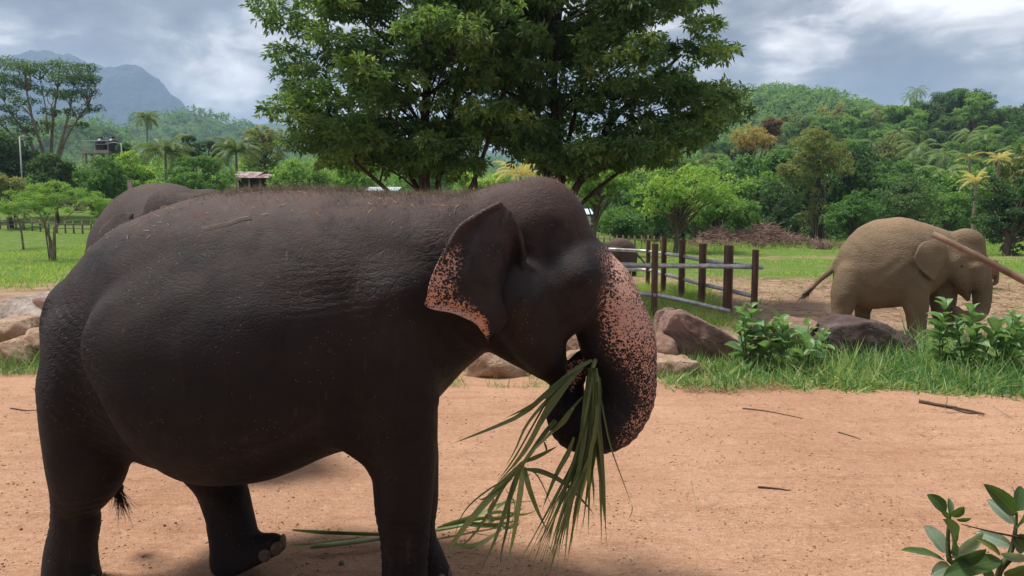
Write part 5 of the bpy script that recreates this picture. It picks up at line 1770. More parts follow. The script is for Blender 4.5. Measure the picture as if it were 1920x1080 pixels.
for pts, r in RAILS:
    Pp = np.array([[*(at(x, y, Y) - fo)] for x, y, Y in pts])
    if len(Pp) > 3 and pts[0][2] > 20:
        Pp[:, 1] -= .12
    link('rail', Geo().tube(catmull(Pp, len(Pp) * 4), r, 9).build('rail', M_RAIL, True), fe)

# ------------------------------------------------------------------ boulders
def boulder_mesh(name, size, seed, mat, sub=5, cuts=9, rough=.05, sharp=.66):
    rng = np.random.default_rng(seed)
    bm = bmesh.new()
    bmesh.ops.create_icosphere(bm, subdivisions=sub, radius=1.0)
    V = np.array([v.co[:] for v in bm.verts])
    for k in range(cuts):
        nrm = unit(1, rng)[0]
        nrm[2] *= .8
        d = rng.uniform(sharp - .16, sharp + .08)
        s = V @ nrm
        V = V - np.maximum(s - d, 0)[:, None] * nrm * .97
    U = V / np.linalg.norm(V, axis=1)[:, None]
    V = V + U * (rough * fbm(V[:, 0] * 3 + V[:, 2] * 2 + 9, V[:, 1] * 3 - V[:, 2] + 5, seed, 5))[:, None]
    V = V * np.array(size) / 2
    for v, c in zip(bm.verts, V): v.co = c
    for f in bm.faces: f.smooth = True
    me = bpy.data.meshes.new(name)
    bm.to_mesh(me); bm.free()
    me.materials.append(mat)
    return me


def rock_mat(name, c1, c2, c3, vein=(0.5, 0.45, 0.42), va=.5):
    m = bpy.data.materials.new(name)
    m.use_nodes = True
    t = NT(m.node_tree)
    o = t.n('ShaderNodeTexCoord').outputs['Object']
    n = t.noise(o, 2.6, 8, .66, .5)
    c = t.ramp(n, [(.32, c1), (.5, c2), (.68, c3)])
    sp = t.voro(o, 45)
    c = t.mix(t.math('MULTIPLY', t.math('LESS_THAN', sp.outputs['Distance'], .22), .35), c, c1)
    cr = t.n('ShaderNodeTexVoronoi', feature='DISTANCE_TO_EDGE')
    cr.inputs['Scale'].default_value = 3.2
    t.t.links.new(t.vmath('ADD', o, t.vmath('MULTIPLY', t.n('ShaderNodeTexNoise', {'Vector': o, 'Scale': 5.0, 'Detail': 4}).outputs[1], (.5, .5, .5))), cr.inputs['Vector'])
    ln = t.math('MULTIPLY', t.gray(cr.outputs['Distance'], 0, .018, 1, 0), t.gray(t.noise(o, 4, 4), .45, .65))
    c = t.mix(t.math('MULTIPLY', ln, va), c, vein)
    geo = t.n('ShaderNodeNewGeometry')
    h = t.math('ADD', t.noise(o, 9, 8, .7), t.math('MULTIPLY', t.gray(cr.outputs['Distance'], 0, .05), .25))
    b = t.n('ShaderNodeBsdfPrincipled', {'Base Color': c, 'Roughness': .88, 'Specular IOR Level': .25, 'Normal': t.bump(h, .9, .035)})
    t.n('ShaderNodeOutputMaterial', {0: b.outputs[0]})
    return m


M_RTAN = rock_mat('tan_rock', (0.23, 0.145, 0.095), (0.36, 0.245, 0.165), (0.45, 0.34, 0.25))
M_RGREY = rock_mat('grey_rock', (0.22, 0.17, 0.145), (0.37, 0.30, 0.26), (0.46, 0.39, 0.34))
M_RPUR = rock_mat('purple_brown_rock', (0.13, 0.075, 0.064), (0.215, 0.132, 0.112), (0.30, 0.20, 0.17), (0.36, 0.29, 0.26), .6)
M_RDARK = rock_mat('dark_brown_rock', (0.05, 0.033, 0.03), (0.088, 0.06, 0.055), (0.14, 0.10, 0.09), (0.42, 0.37, 0.34), .25)
M_RRED = rock_mat('red_brown_rock', (0.14, 0.08, 0.055), (0.23, 0.14, 0.10), (0.33, 0.225, 0.165))

# box in the photograph (x0,y0,x1,y1), distance, depth factor, lean, material, seed, label
ROCKS = [
    ((38, 570, 120, 618), 12.6, .9, (.1, .1, .0), M_RRED, 15, 'brown rock partly hidden behind the rump of the big elephant'),
    ((1040, 668, 1125, 716), 10.7, .9, (.0, .0, .2), M_RTAN, 23, 'low tan rock behind the elephant lower lip'),
    ((984, 678, 1040, 722), 10.6, .9, (.0, .1, .4), M_RTAN, 25, 'small tan rock beside the broad one under the jaw'),
    ((1222, 580, 1272, 640), 12.4, .8, (.2, .2, .2), M_RPUR, 28, 'dark leaning rock behind the left end of the big purple slab'),
    ((1430, 608, 1552, 668), 11.9, .8, (.0, .05, .3), M_RRED, 41, 'red brown rock half hidden behind the broad leaved weeds'),
    ((1398, 640, 1440, 680), 11.0, .9, (.1, .1, .3), M_RPUR, 44, 'small purple rock at the right end of the big slab'),
]
ROCK_OBJ = []
for (x0, y0, x1, y1), Y, dp, lean, mat, seed, lab in ROCKS:
    a_, b_ = at(x0, y1, Y), at(x1, y0, Y)
    w, h = b_.x - a_.x, b_.z - a_.z
    me = boulder_mesh('boulder', (w * 1.28, w * dp * 1.2, h * 1.45), seed, mat, cuts=11)
    o = link('boulder', me, None, ((a_.x + b_.x) / 2, Y + w * dp * .15, (a_.z + b_.z) / 2), label=lab, cat='rock', group='boulders along the dirt track')
    o.rotation_euler = lean
    me.set_sharp_from_angle(angle=.6)
    ROCK_OBJ.append(o)


def hull_rock(poly, Y, depth, mat, label, seed, back=.86, lift=-4):
    """an angular block: the outline of its face in the photograph, carried back to a smaller rear face"""
    rng = np.random.default_rng(seed)
    P_ = np.array(poly, float)
    c = P_.mean(0)
    bm = bmesh.new()
    for (x, y) in P_:
        k = rng.uniform(-.12, .12)
        bm.verts.new(at(x, y, Y + k * depth))
    for (x, y) in P_:
        q = c + ([x, y] - c) * back * rng.uniform(.9, 1.08)
        v = at(q[0], q[1], Y)
        bm.verts.new((v.x, Y + depth * rng.uniform(.75, 1.1), v.z + lift / FPX * Y * -1))
    m = c
    v = at(m[0], m[1], Y - depth * .16)
    bm.verts.new(v)
    r = bmesh.ops.convex_hull(bm, input=bm.verts[:])
    loose = [v for v in bm.verts if not v.link_faces]
    bmesh.ops.delete(bm, geom=loose, context='VERTS')
    bmesh.ops.bevel(bm, geom=bm.edges[:], offset=.022, segments=2, affect='EDGES', profile=.6)
    bmesh.ops.triangulate(bm, faces=bm.faces[:])
    for _ in range(4):
        big = [e for e in bm.edges if e.calc_length() > .055]
        if not big: break
        bmesh.ops.subdivide_edges(bm, edges=big, cuts=1)
        bmesh.ops.triangulate(bm, faces=[f for f in bm.faces if len(f.verts) > 3])
    bm.normal_update()
    V = np.array([v.co[:] for v in bm.verts]); N_ = np.array([v.normal[:] for v in bm.verts])
    d = .030 * fbm(V[:, 0] * 3.1 + V[:, 2] * 2.3, V[:, 1] * 3 - V[:, 2] * 2.7, seed, 5) + .012 * fbm(V[:, 0] * 14 + V[:, 2] * 9, V[:, 2] * 13 + V[:, 1] * 7, seed + 9, 2)
    V = V + N_ * d[:, None]
    o = V.mean(0)
    for v, q in zip(bm.verts, V): v.co = q - o
    for f in bm.faces: f.smooth = True
    me = bpy.data.meshes.new('boulder')
    bm.to_mesh(me); bm.free()
    me.set_sharp_from_angle(angle=.55)
    me.materials.append(mat)
    return link('boulder', me, None, tuple(o), label=label, cat='rock', group='boulders along the dirt track')


for poly, Y, dp, mat, lab, sd in [
    ([(1262, 588), (1242, 622), (1240, 660), (1268, 672), (1300, 700), (1398, 700), (1410, 652), (1352, 622), (1318, 600), (1286, 586)], 11.3, 1.0, M_RPUR, 'big purple brown slab of rock beyond the trunk', 3),
    ([(-30, 582), (10, 560), (42, 578), (80, 604), (78, 628), (40, 640), (-30, 640)], 12.2, 1.3, M_RGREY, 'pale grey boulder on top of the rocks at the left edge', 5),
    ([(-30, 606), (30, 603), (45, 622), (38, 642), (-30, 652)], 11.5, 1.0, M_RTAN, 'flat tan rock below the pale grey boulder at the left edge', 6),
    ([(34, 634), (50, 616), (100, 616), (104, 690), (62, 692), (48, 668)], 11.1, .8, M_RTAN, 'upright orange tan rock touching the rear leg of the big elephant', 8),
    ([(-10, 648), (22, 636), (46, 650), (52, 682), (20, 694), (-12, 690)], 10.9, .8, M_RTAN, 'lowest tan rock in the grass at the left edge', 11),
    ([(870, 690), (890, 662), (940, 655), (990, 684), (992, 722), (868, 722)], 10.3, .9, M_RTAN, 'broad tan rock seen below the elephant throat', 14),
    ([(1046, 700), (1056, 640), (1080, 618), (1106, 640), (1112, 700)], 11.4, .8, M_RTAN, 'tan rock seen between the elephant mouth and trunk', 17),
    ([(1228, 650), (1244, 634), (1266, 640), (1272, 690), (1220, 690)], 10.9, .6, M_RRED, 'small red brown rock wedged beside the elephant trunk', 19),
    ([(1210, 690), (1236, 678), (1310, 678), (1326, 700), (1300, 722), (1215, 722)], 10.3, .7, M_RTAN, 'low flat tan rock at the front edge of the grass', 22),
    ([(1530, 640), (1560, 614), (1620, 606), (1670, 610), (1712, 632), (1738, 668), (1700, 700), (1540, 700)], 11.4, 1.2, M_RDARK, 'long dark brown boulder in front of the tan elephant legs', 26),
]:
    hull_rock(poly, Y, dp, mat, lab, sd)
# ------------------------------------------------------------------ pile of dry branches
rb = np.random.default_rng(71)
Yb = 57
p0, p1 = on_ground(1292, Yb), on_ground(1566, Yb)
root = empty('branch_pile', ((p0[0] + p1[0]) / 2, Yb, 0), label='long heap of dry bare branches at the foot of the forest', cat='branch pile')
W_ = p1[0] - p0[0]
hx = lambda x: 1.15 * smooth01(x, -W_ / 2, -W_ / 2 + 2.6) * (1 - smooth01(x, W_ / 2 - 5.5, W_ / 2)) * (1 + .28 * np.sin(x * 1.3 + 1) + .15 * np.sin(x * 3.1)) + .12
g = Geo()
X_, Y_ = np.meshgrid(np.linspace(-W_ / 2, W_ / 2, 50), np.linspace(-2.4, 2.4, 14), indexing='ij')
Z_ = hx(X_) * np.clip(1 - (Y_ / 2.5) ** 2, 0, 1) * .85 - .05
i = (np.arange(49)[:, None] * 14 + np.arange(13)[None]).ravel()
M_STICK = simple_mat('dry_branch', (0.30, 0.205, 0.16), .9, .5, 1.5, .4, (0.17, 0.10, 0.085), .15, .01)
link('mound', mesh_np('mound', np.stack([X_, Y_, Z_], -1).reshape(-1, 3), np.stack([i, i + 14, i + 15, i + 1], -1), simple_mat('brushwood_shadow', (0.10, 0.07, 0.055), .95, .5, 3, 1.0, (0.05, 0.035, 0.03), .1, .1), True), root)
for k in range(2600):
    x = rb.uniform(-W_ / 2, W_ / 2); y = rb.uniform(-2.4, 1.2)
    z = hx(x) * max(1 - (y / 2.5) ** 2, 0) * rb.uniform(.7, 1.08)
    L_ = rb.uniform(.5, 1.9)
    d = np.array([rb.normal(0, 1), rb.normal(0, .7), rb.normal(-.05, .28)]); d /= np.linalg.norm(d)
    c = np.array([x, y, z])
    m = c + rb.normal(0, .07, 3)
    g.tube([c - d * L_ / 2, m, c + d * L_ / 2], np.array([1, .8, .4]) * rb.uniform(.012, .034), 3, cap=False)
link('branches', g.build('branches', M_STICK), root, kind='stuff')

# ------------------------------------------------------------------ grass
M_GRASS = foliage_mat('grass_blade', (0.036, 0.088, 0.030), (0.076, 0.158, 0.052), (0.22, 0.255, 0.12), .4, 0.0, .5, .35)
M_GRASSFAR = foliage_mat('field_grass_blade', (0.075, 0.145, 0.034), (0.13, 0.215, 0.050), (0.25, 0.28, 0.095), .4, 0.0, .55, .2)


def grass(name, P, L, W, lean, label, mat, rng, seg=3, bend=.75):
    n = len(P)
    D = np.stack([rng.normal(0, lean, n), rng.normal(0, lean, n), np.ones(n)], -1)
    D /= np.linalg.norm(D, axis=1)[:, None]
    V, F = strips(P, D, L, W, rng, bend, seg)
    k = len(V) // n
    V[:, 2] = np.maximum(V[:, 2], np.repeat(P[:, 2], k) + .004)
    tint = np.clip(rng.normal(.48, .26, n) + .18 * fbm(P[:, 0] * .9, P[:, 1] * .9, 4), 0, 1)
    dry = rng.random(n) < .12
    tint[dry] = 1
    return link(name, mesh_np(name, V, F, mat, False, attrs={'tint': np.repeat(tint, k)}), label=label, cat='grass', kind='stuff')


rg = np.random.default_rng(81)
def scatter(n, x0, x1, y0, y1, keep):
    x, y = rg.uniform(x0, x1, n), rg.uniform(y0, y1, n)
    m = rg.random(n) < keep(x, y)
    x, y = x[m], y[m]
    return np.stack([x, y, ground_h(x, y)], -1)


edge = lambda x: 9.25 + .35 * fbm(x * .8, x * 0, 12) + .25 * np.maximum(0, 2.6 - x)
P_ = scatter(72000, 1.75, 12.5, 8.7, 13.2, lambda x, y: smooth01(y - edge(x), -.12, .35) * (1 - smooth01(y, 11.6, 13.1)) * (.55 + .45 * np.clip(fbm(x * 1.1, y * 1.1, 9) + .6, 0, 1)) * smooth01(x, 1.75, 2.4))
hgt = .07 + .145 * (.35 + .65 * smooth01(P_[:, 0], 3.0, 4.0)) * smooth01(P_[:, 1] - edge(P_[:, 0]), -.1, .8) * (.65 + .5 * np.clip(fbm(P_[:, 0] * .7, P_[:, 1] * .7, 14) + .3, 0, 1))
grass('grass', P_, hgt * rg.uniform(.6, 1.3, len(P_)), rg.uniform(.010, .026, len(P_)), .75, 'tall green grass along the right edge of the dirt track', M_GRASS, rg)
P_ = scatter(9000, -9.5, -5.2, 10.2, 12.2, lambda x, y: (1 - smooth01(y, 10.9, 11.6)) * (.3 + .7 * (fbm(x * 1.5, y * 1.5, 19) > -.1)) * smooth01(y, 10.2, 10.5))
grass('grass', P_, rg.uniform(.08, .24, len(P_)), rg.uniform(.006, .012, len(P_)), .5, 'short grass growing at the foot of the left rocks', M_GRASS, rg)
P_ = scatter(5000, -1.6, 1.9, 9.6, 10.6, lambda x, y: .6 * (fbm(x * 2, y * 2, 23) > .05))
grass('grass', P_, rg.uniform(.04, .13, len(P_)), rg.uniform(.005, .010, len(P_)), .6, 'thin grass around the tan rocks under the jaw', M_GRASS, rg)
# dry fringe at the front of the verge
P_ = scatter(9000, 2.2, 12, 8.75, 9.7, lambda x, y: (1 - smooth01(abs(y - edge(x)), .05, .3)) * (fbm(x * 1.3, y * 1.3, 27) > .0))
M_DRY = simple_mat('dry_grass', (0.42, 0.30, 0.16), .9, .4, 3, 0, (0.26, 0.17, 0.09))
D_ = np.stack([rg.normal(0, 1, len(P_)), rg.normal(-.3, 1, len(P_)), rg.uniform(.05, .5, len(P_))], -1); D_ /= np.linalg.norm(D_, axis=1)[:, None]
V_, F_ = strips(P_ + [0, 0, .01], D_, rg.uniform(.06, .22, len(P_)), np.full(len(P_), .006), rg, .3)
link('dry_grass', mesh_np('dry_grass', V_, F_, M_DRY), label='dry straw coloured fringe of grass at the track edge', cat='grass', kind='stuff')
# field grass: rows of tufts thinning with distance
def tufts(n, x0, x1, y0, y1, keep):
    P = scatter(n, x0, x1, y0, y1, keep)
    k = 5
    Q = np.repeat(P, k, 0) + np.concatenate([rg.normal(0, .10, (len(P) * k, 2)), np.zeros((len(P) * k, 1))], 1)
    Q[:, 2] = ground_h(Q[:, 0], Q[:, 1])
    return Q


P_ = tufts(26000, -32, -6, 15.5, 62, lambda x, y: np.clip((smooth01(y, 22, 24) + .75 * (1 - smooth01(y, 16.5, 17.5))) * (.06 + 1.2 * np.clip(fbm(x * .5, y * .30, 33) * 1.6 + .4, 0, 1)), 0, 1) * (x > -y * .73) * (x < -y * .55 + 2))
grass('grass', P_, rg.uniform(.06, .20, len(P_)), rg.uniform(.014, .03, len(P_)), .5, 'bright green pasture grass in the left field', M_GRASSFAR, rg, 2)
P_ = tufts(30000, 2, 42, 13.5, 60, lambda x, y: np.clip((.10 + .10 * (y < 17) + .85 * smooth01(y, 27, 31) * (1 - smooth01(y, 41, 42.5)) + .9 * smooth01(y, 44.5, 46)) * (.04 + 1.2 * np.clip(fbm(x * .4, y * .30, 35) * 1.6 + .38, 0, 1)), 0, 1) * (x > y * .12) * (x < y * .73))
grass('grass', P_, rg.uniform(.05, .16, len(P_)) * (1 + 2.0 * smooth01(P_[:, 1], 44, 48)), rg.uniform(.012, .03, len(P_)), .45, 'bright green grass bands across the right field', M_GRASSFAR, rg, 2)
P_ = tufts(5200, 2.6, 6.5, 15.2, 24, lambda x, y: (1 - smooth01(x - y * .18, 1.2, 2.4)) * (.4 + .6 * (fbm(x, y, 37) > -.2)))
grass('grass', P_, rg.uniform(.06, .16, len(P_)), rg.uniform(.012, .022, len(P_)), .5, 'green grass growing inside the pipe fence', M_GRASSFAR, rg, 2)

# straw and leaf litter trampled into the right field
nS = 9000
x, y = rg.uniform(3, 19, nS), rg.uniform(12.5, 27, nS)
m = (rg.random(nS) < np.clip(.15 + .9 * smooth01(x, 7.5, 10) + .4 * (fbm(x * .6, y * .6, 39) > .1), 0, 1)) & (x < y * .74)
P_ = np.stack([x, y, ground_h(x, y) + .012], -1)[m]
D_ = np.stack([rg.normal(0, 1, len(P_)), rg.normal(0, 1, len(P_)), rg.uniform(0, .25, len(P_))], -1); D_ /= np.linalg.norm(D_, axis=1)[:, None]
V_, F_ = strips(P_, D_, rg.uniform(.08, .4, len(P_)), rg.uniform(.008, .022, len(P_)), rg, .12)
link('straw', mesh_np('straw', V_, F_, simple_mat('straw', (0.46, 0.36, 0.24), .9, .4, 2, 0, (0.28, 0.18, 0.11))), label='scattered straw trampled into the earth around the tan elephant', cat='straw', kind='stuff')

# ------------------------------------------------------------------ pebbles, twigs, chaff on the track
def pebbles(name, n, x0, x1, y0, y1, s0, s1, mat, label, rng):
    bm = bmesh.new(); bmesh.ops.create_icosphere(bm, subdivisions=1, radius=1.0)
    B = np.array([v.co[:] for v in bm.verts]); F = np.array([[v.index for v in f.verts] for f in bm.faces]); bm.free()
    x = rng.uniform(x0, x1, n); y = y0 + (y1 - y0) * rng.random(n) ** 1.3
    s = s0 + (s1 - s0) * rng.random(n) ** 5
    V = B[None] * rng.uniform(.6, 1.2, (n, 1, 3)) * (1 + rng.normal(0, .12, (n, len(B), 1))) * s[:, None, None]
    V[:, :, 2] *= .6
    a = rng.uniform(0, 6.28, n); ca, sa = np.cos(a)[:, None], np.sin(a)[:, None]
    V[:, :, 0], V[:, :, 1] = V[:, :, 0] * ca - V[:, :, 1] * sa, V[:, :, 0] * sa + V[:, :, 1] * ca
    V += np.stack([x, y, ground_h(x, y) + s * .15], -1)[:, None]
    Fs = (F[None] + (np.arange(n) * len(B))[:, None, None]).reshape(-1, 3)
    link(name, mesh_np(name, V.reshape(-1, 3), Fs, mat, True), label=label, cat='gravel', kind='stuff')


M_PEB = simple_mat('gravel_stone', (0.42, 0.28, 0.18), .9, .5, 1.7, .3, (0.24, 0.145, 0.095))
pebbles('gravel', 26000, -7.5, 8, 3.9, 9.6, .003, .013, M_PEB, 'fine loose gravel scattered over the dirt track', rg)
M_CHAFF = simple_mat('dry_leaf_scrap', (0.24, 0.13, 0.07), .9, .5, 1.2, 0, (0.12, 0.06, 0.035))
nC = 900
x = rg.uniform(-7, 8, nC); y = 3.8 + 5.6 * rg.random(nC)
V_, F_ = leaf_quads(np.stack([x, y, ground_h(x, y) + .008], -1), np.tile([0, 0, 1.], (nC, 1)) + rg.normal(0, .2, (nC, 3)), rg.uniform(.012, .045, nC), rg.uniform(.005, .014, nC), rg)
link('leaf_litter', mesh_np('leaf_litter', V_, F_, M_CHAFF), label='tiny scraps of dry leaf scattered over the dirt track', cat='leaf litter', kind='stuff')


def twig(pts, r, label, mat=None, name='twig', cat='twig', k=6):
    Pp = []
    for px, py in pts:
        q = ground_at(px, py)
        q.z = float(ground_h(q.x, q.y)) + r * .9
        Pp.append([*q])
    Pp = np.array(Pp)
    c = Pp.mean(0)
    n = max(10, 3 * len(Pp))
    Q = catmull(Pp - c, n) + rg.normal(0, r * .3, (n, 3)) * [1, 1, .3]
    link(name, Geo().tube(Q, np.linspace(r, r * .45, n), k).build(name, mat or M_STK, True), None, tuple(c), label=label, cat=cat)


M_STK = simple_mat('brown_stick', (0.10, 0.065, 0.045), .9, .4, 20, .4)
M_PALESTALK = simple_mat('bleached_stalk', (0.5, 0.4, 0.3), .9, .3, 20, .3)
M_STRAWSTK = simple_mat('pale_stick', (0.33, 0.25, 0.16), .9, .4, 20, .4)
twig([(1421, 911), (1450, 914), (1482, 918)], .009, 'short straight brown twig lying alone in the middle of the track')
twig([(1573, 806), (1595, 812), (1614, 818)], .007, 'short thin twig on the track behind the straight brown one')
twig([(1392, 765), (1440, 770), (1505, 781)], .008, 'long thin dark twig lying parallel to the grass edge')
twig([(1296, 899), (1306, 951), (1312, 954)], .004, 'tiny dark stem lying near the centre of the track', M_STRAWSTK)
twig([(1725, 752), (1775, 762), (1800, 766), (1846, 778)], .022, 'thick dark dry branch lying at the grass edge on the right')
twig([(1778, 761), (1812, 773), (1838, 774)], .012, 'thinner dry branch lying against the thick dark one')
twig([(1776, 742), (1774, 770), (1800, 772)], .006, 'pale bent grass stalk beside the thick dark branch', M_STRAWSTK)
twig([(1862, 760), (1890, 778), (1898, 784)], .006, 'pale curved stalk right of the thick dark branch', M_STRAWSTK)
twig([(20, 762), (50, 767), (76, 766)], .008, 'thin dark stick on the track beside the rear leg of the big elephant')
twig([(24, 691), (34, 697), (32, 688), (20, 693)][:3], .014, 'short pale stick at the foot of the left rocks', M_STRAWSTK)
twig([(62, 727), (76, 731), (90, 733)], .006, 'small twig just behind the big elephant rear leg')
for px, py, r, lab in [(641, 1050, .022, 'pale pebble lying under the big elephant belly'), (308, 980, .012, 'small brown pebble left of the raised hind foot'), (329, 975, .011, 'second small brown pebble nearer the raised hind foot'), (39, 986, .014, 'dark pebble at the left edge of the track')]:
    q = ground_at(px, py)
    link('pebble', boulder_mesh('pebble', (r * 2.2, r * 2, r * 1.7), int(px), M_RGREY if px == 641 else M_RRED, 2), None, (q.x, q.y, float(ground_h(q.x, q.y)) + r * .6), label=lab, cat='pebble')

# ------------------------------------------------------------------ broad-leaved weeds
def broad_leaf(L, W, mat, bend=.35, fold=.25, seed=0, n=8):
    """ovate leaf along +X, midrib in the middle, edges lifted"""
    s = np.linspace(0, 1, n)
    w = W / 2 * np.sin(math.pi * np.clip(s, 0, 1) ** .92) ** .58
    w[0], w[-1] = W * .03, .001
    el = .25 - bend * 2 * s
    c = np.cumsum(np.stack([np.cos(el), 0 * el, np.sin(el)], -1) * L / (n - 1), 0)
    c -= c[0]
    rng = np.random.default_rng(seed)
    rows = []
    for u in (-1, -.55, 0, .55, 1):
        p = c.copy()
        p[:, 1] += w * u
        p[:, 2] += w * abs(u) ** 1.4 * fold * 2 + (.06 * w * np.sin(s * 14 + seed) * abs(u) if abs(u) == 1 else 0) + (0.006 * L if u == 0 else 0) * -1
        rows.append(p)
    V = np.stack(rows, 1).reshape(-1, 3)
    i = (np.arange(n - 1)[:, None] * 5 + np.arange(4)[None]).ravel()
    me = mesh_np('leaf', V, np.stack([i, i + 5, i + 6, i + 1], -1), mat, True)
    return me


def leafmat(name, c1, c2, vein, trans=.25, rough=.45):
    m = bpy.data.materials.new(name)
    m.use_nodes = True
    t = NT(m.node_tree)
    o = t.n('ShaderNodeTexCoord').outputs['Object']
    sp = t.n('ShaderNodeSeparateXYZ', {0: o})
    ay = t.math('ABSOLUTE', sp.outputs[1])
    rib = t.gray(ay, .0, .0035, 1, 0)
    # side veins run forward from the midrib
    q = t.math('FRACT', t.math('MULTIPLY', t.math('SUBTRACT', sp.outputs[0], t.math('MULTIPLY', ay, .7)), 55))
    sv = t.math('MULTIPLY', t.gray(t.math('ABSOLUTE', t.math('SUBTRACT', q, .5)), .0, .07, 1, 0), .35)
    v = t.math('MAXIMUM', rib, sv)
    c = t.mix(t.gray(t.noise(o, 25, 4), .35, .65), c1, c2)
    c = t.mix(t.gray(t.n('ShaderNodeObjectInfo').outputs['Random'], 0, 1, 0, .5), c, tuple(k * .6 for k in c1))
    c = t.mix(t.math('MULTIPLY', v, .6), c, vein)
    k = 1.1 / (1 - trans)
    d = t.n('ShaderNodeBsdfPrincipled', {'Base Color': t.vmath('MULTIPLY', c, (k, k, k)), 'Roughness': rough, 'Specular IOR Level': .4, 'Normal': t.bump(v, .25, .002)})
    q = .8 / trans
    tr = t.n('ShaderNodeBsdfTranslucent', {'Color': t.vmath('MULTIPLY', c, (q * 1.1, q * 1.1, q * .6))})
    t.n('ShaderNodeOutputMaterial', {0: t.n('ShaderNodeMixShader', {0: trans, 1: d.outputs[0], 2: tr.outputs[0]}).outputs[0]})
    return m


M_WEED = leafmat('milkweed_leaf', (0.085, 0.165, 0.065), (0.13, 0.22, 0.095), (0.26, 0.34, 0.18))
M_WEEDY = leafmat('yellowed_leaf', (0.50, 0.40, 0.05), (0.55, 0.47, 0.10), (0.6, 0.5, 0.2))
M_WEEDF = leafmat('dark_milkweed_leaf', (0.030, 0.068, 0.018), (0.042, 0.088, 0.024), (0.060, 0.11, 0.035), .18, .5)
M_WEEDP = leafmat('pale_milkweed_leaf', (0.13, 0.20, 0.155), (0.165, 0.235, 0.185), (0.24, 0.31, 0.25), .2, .55)
M_WEEDO = leafmat('olive_milkweed_leaf', (0.10, 0.13, 0.03), (0.13, 0.155, 0.04), (0.17, 0.19, 0.06), .25, .5)
M_STEM = simple_mat('weed_stem', (0.10, 0.13, 0.06), .8, .4, 20, .3)
LEAVES = [broad_leaf(.25, .15, M_WEED, b, f, s) for b, f, s in ((.3, .2, 1), (.5, .3, 2), (.15, .35, 3))]
LEAFY = broad_leaf(.15, .08, M_WEEDY, .7, .2, 4)
rw = np.random.default_rng(91)


def aim(o, loc, direction, up=(0, 0, 1), roll=0.0):
    x = Vector(direction).normalized()
    y = Vector(up).cross(x)
    if y.length < 1e-4: y = Vector((0, 1, 0))
    y.normalize()
    z = x.cross(y)
    M = Matrix((x, y, z)).transposed()
    o.rotation_euler = (M @ Matrix.Rotation(roll, 3, 'X')).to_euler()
    o.location = loc


def weed(px, Y, ytop, nst, label, spread=.25, size=1.0):
    b = at(px, 600, Y); b.z = 0
    root = empty('milkweed', b, label=label, cat='plant')
    H = at(px, ytop, Y).z
    for s in range(nst):
        h = H * (1 if s == 0 else rw.uniform(.55, .92))
        dx, dy = (rw.normal(0, spread, 2) if s else (0, 0))
        st = catmull([[dx * .2, dy * .2, -.05], [dx * .6, dy * .6, h * .5], [dx, dy, h]], 9)
        stem = link('stem', Geo().tube(st, np.linspace(.013, .006, 9), 6).build('stem', M_STEM, True), root)
        np_ = int(h / .10)
        for k in range(np_):
            f = .22 + .78 * k / max(np_ - 1, 1)
            p = np.array([np.interp(f * 8, np.arange(9), st[:, q]) for q in range(3)])
            az = (k % 2) * 1.57 + rw.normal(0, .3) + s
            for q in (0, 3.14):
                if rw.random() < .12: continue
                el = .15 + .75 * f ** 2 + rw.normal(0, .15)
                yl = f < .4 and rw.random() < .12
                o = link('leaf', LEAFY if yl else LEAVES[rw.integers(3)], stem)
                if yl: o['label'] = 'yellowed leaf'
                d = (math.cos(az + q) * math.cos(el), math.sin(az + q) * math.cos(el), math.sin(el))
                aim(o, p, d, roll=rw.normal(0, .25))
                sc = size * rw.uniform(.75, 1.15) * (1.05 - .45 * max(f - .75, 0) / .25)
                o.scale = (sc,) * 3


weed(1408, 10.6, 578, 4, 'tall broad leaved weed growing at the right end of the purple slab', .18, 1.15)
weed(1468, 10.35, 606, 6, 'bushy broad leaved weed with yellowed lower leaves right of the tallest one', .24, 1.1)
weed(1516, 10.5, 612, 3, 'smaller broad leaved weed left of the long dark boulder', .18, 1.1)
weed(1770, 10.3, 570, 2, 'slender broad leaved weed in front of the tan elephant fore legs', .15, 1.05)
weed(1822, 10.2, 585, 4, 'broad leaved weed under the tan elephant trunk', .22, 1.15)
weed(1898, 10.2, 596, 5, 'broad leaved weed at the right edge of the photo beyond the grass', .24, 1.15)

# foreground shrub of the same kind, leaves placed one by one
Yf = 2.15
fs = empty('milkweed', (at(1850, 1000, Yf).x, Yf, 0), label='dark leaved shrub in the near bottom right corner', cat='plant')
fb = Vector(fs.location)
FP = lambda px, py, d=0.0: at(px, py, Yf + d) - fb
for pts in ([(1781, 965), (1777, 1010), (1780, 1050), (1795, 1090)], [(1906, 960), (1903, 1000), (1893, 1040), (1868, 1090)], [(1795, 1090), (1868, 1090), (1872, 1120)], [(1920, 1045), (1895, 1052), (1872, 1078)]):
    Q = np.array([[*FP(x, y)] for x, y in pts])
    if pts[0] == (1795, 1090):
        continue
    Q = np.vstack([Q, [Q[-1] * [.5, 0, 0] + [0, .05, Q[-1][2] * .55], [0, .05, -.1]]]) if pts[0][0] != 1920 else Q
    link('stem', Geo().tube(catmull(Q, 16), np.linspace(.004, .014 if len(Q) > 4 else .005, 16), 7).build('stem', M_STEM, True), fs)
link('twig', Geo().tube(catmull([[*FP(1803, 983, -.05)], [*FP(1860, 997, -.02)], [*FP(1925, 1010)]], 8), np.linspace(.0015, .004, 8), 5).build('twig', M_STK, True), fs)
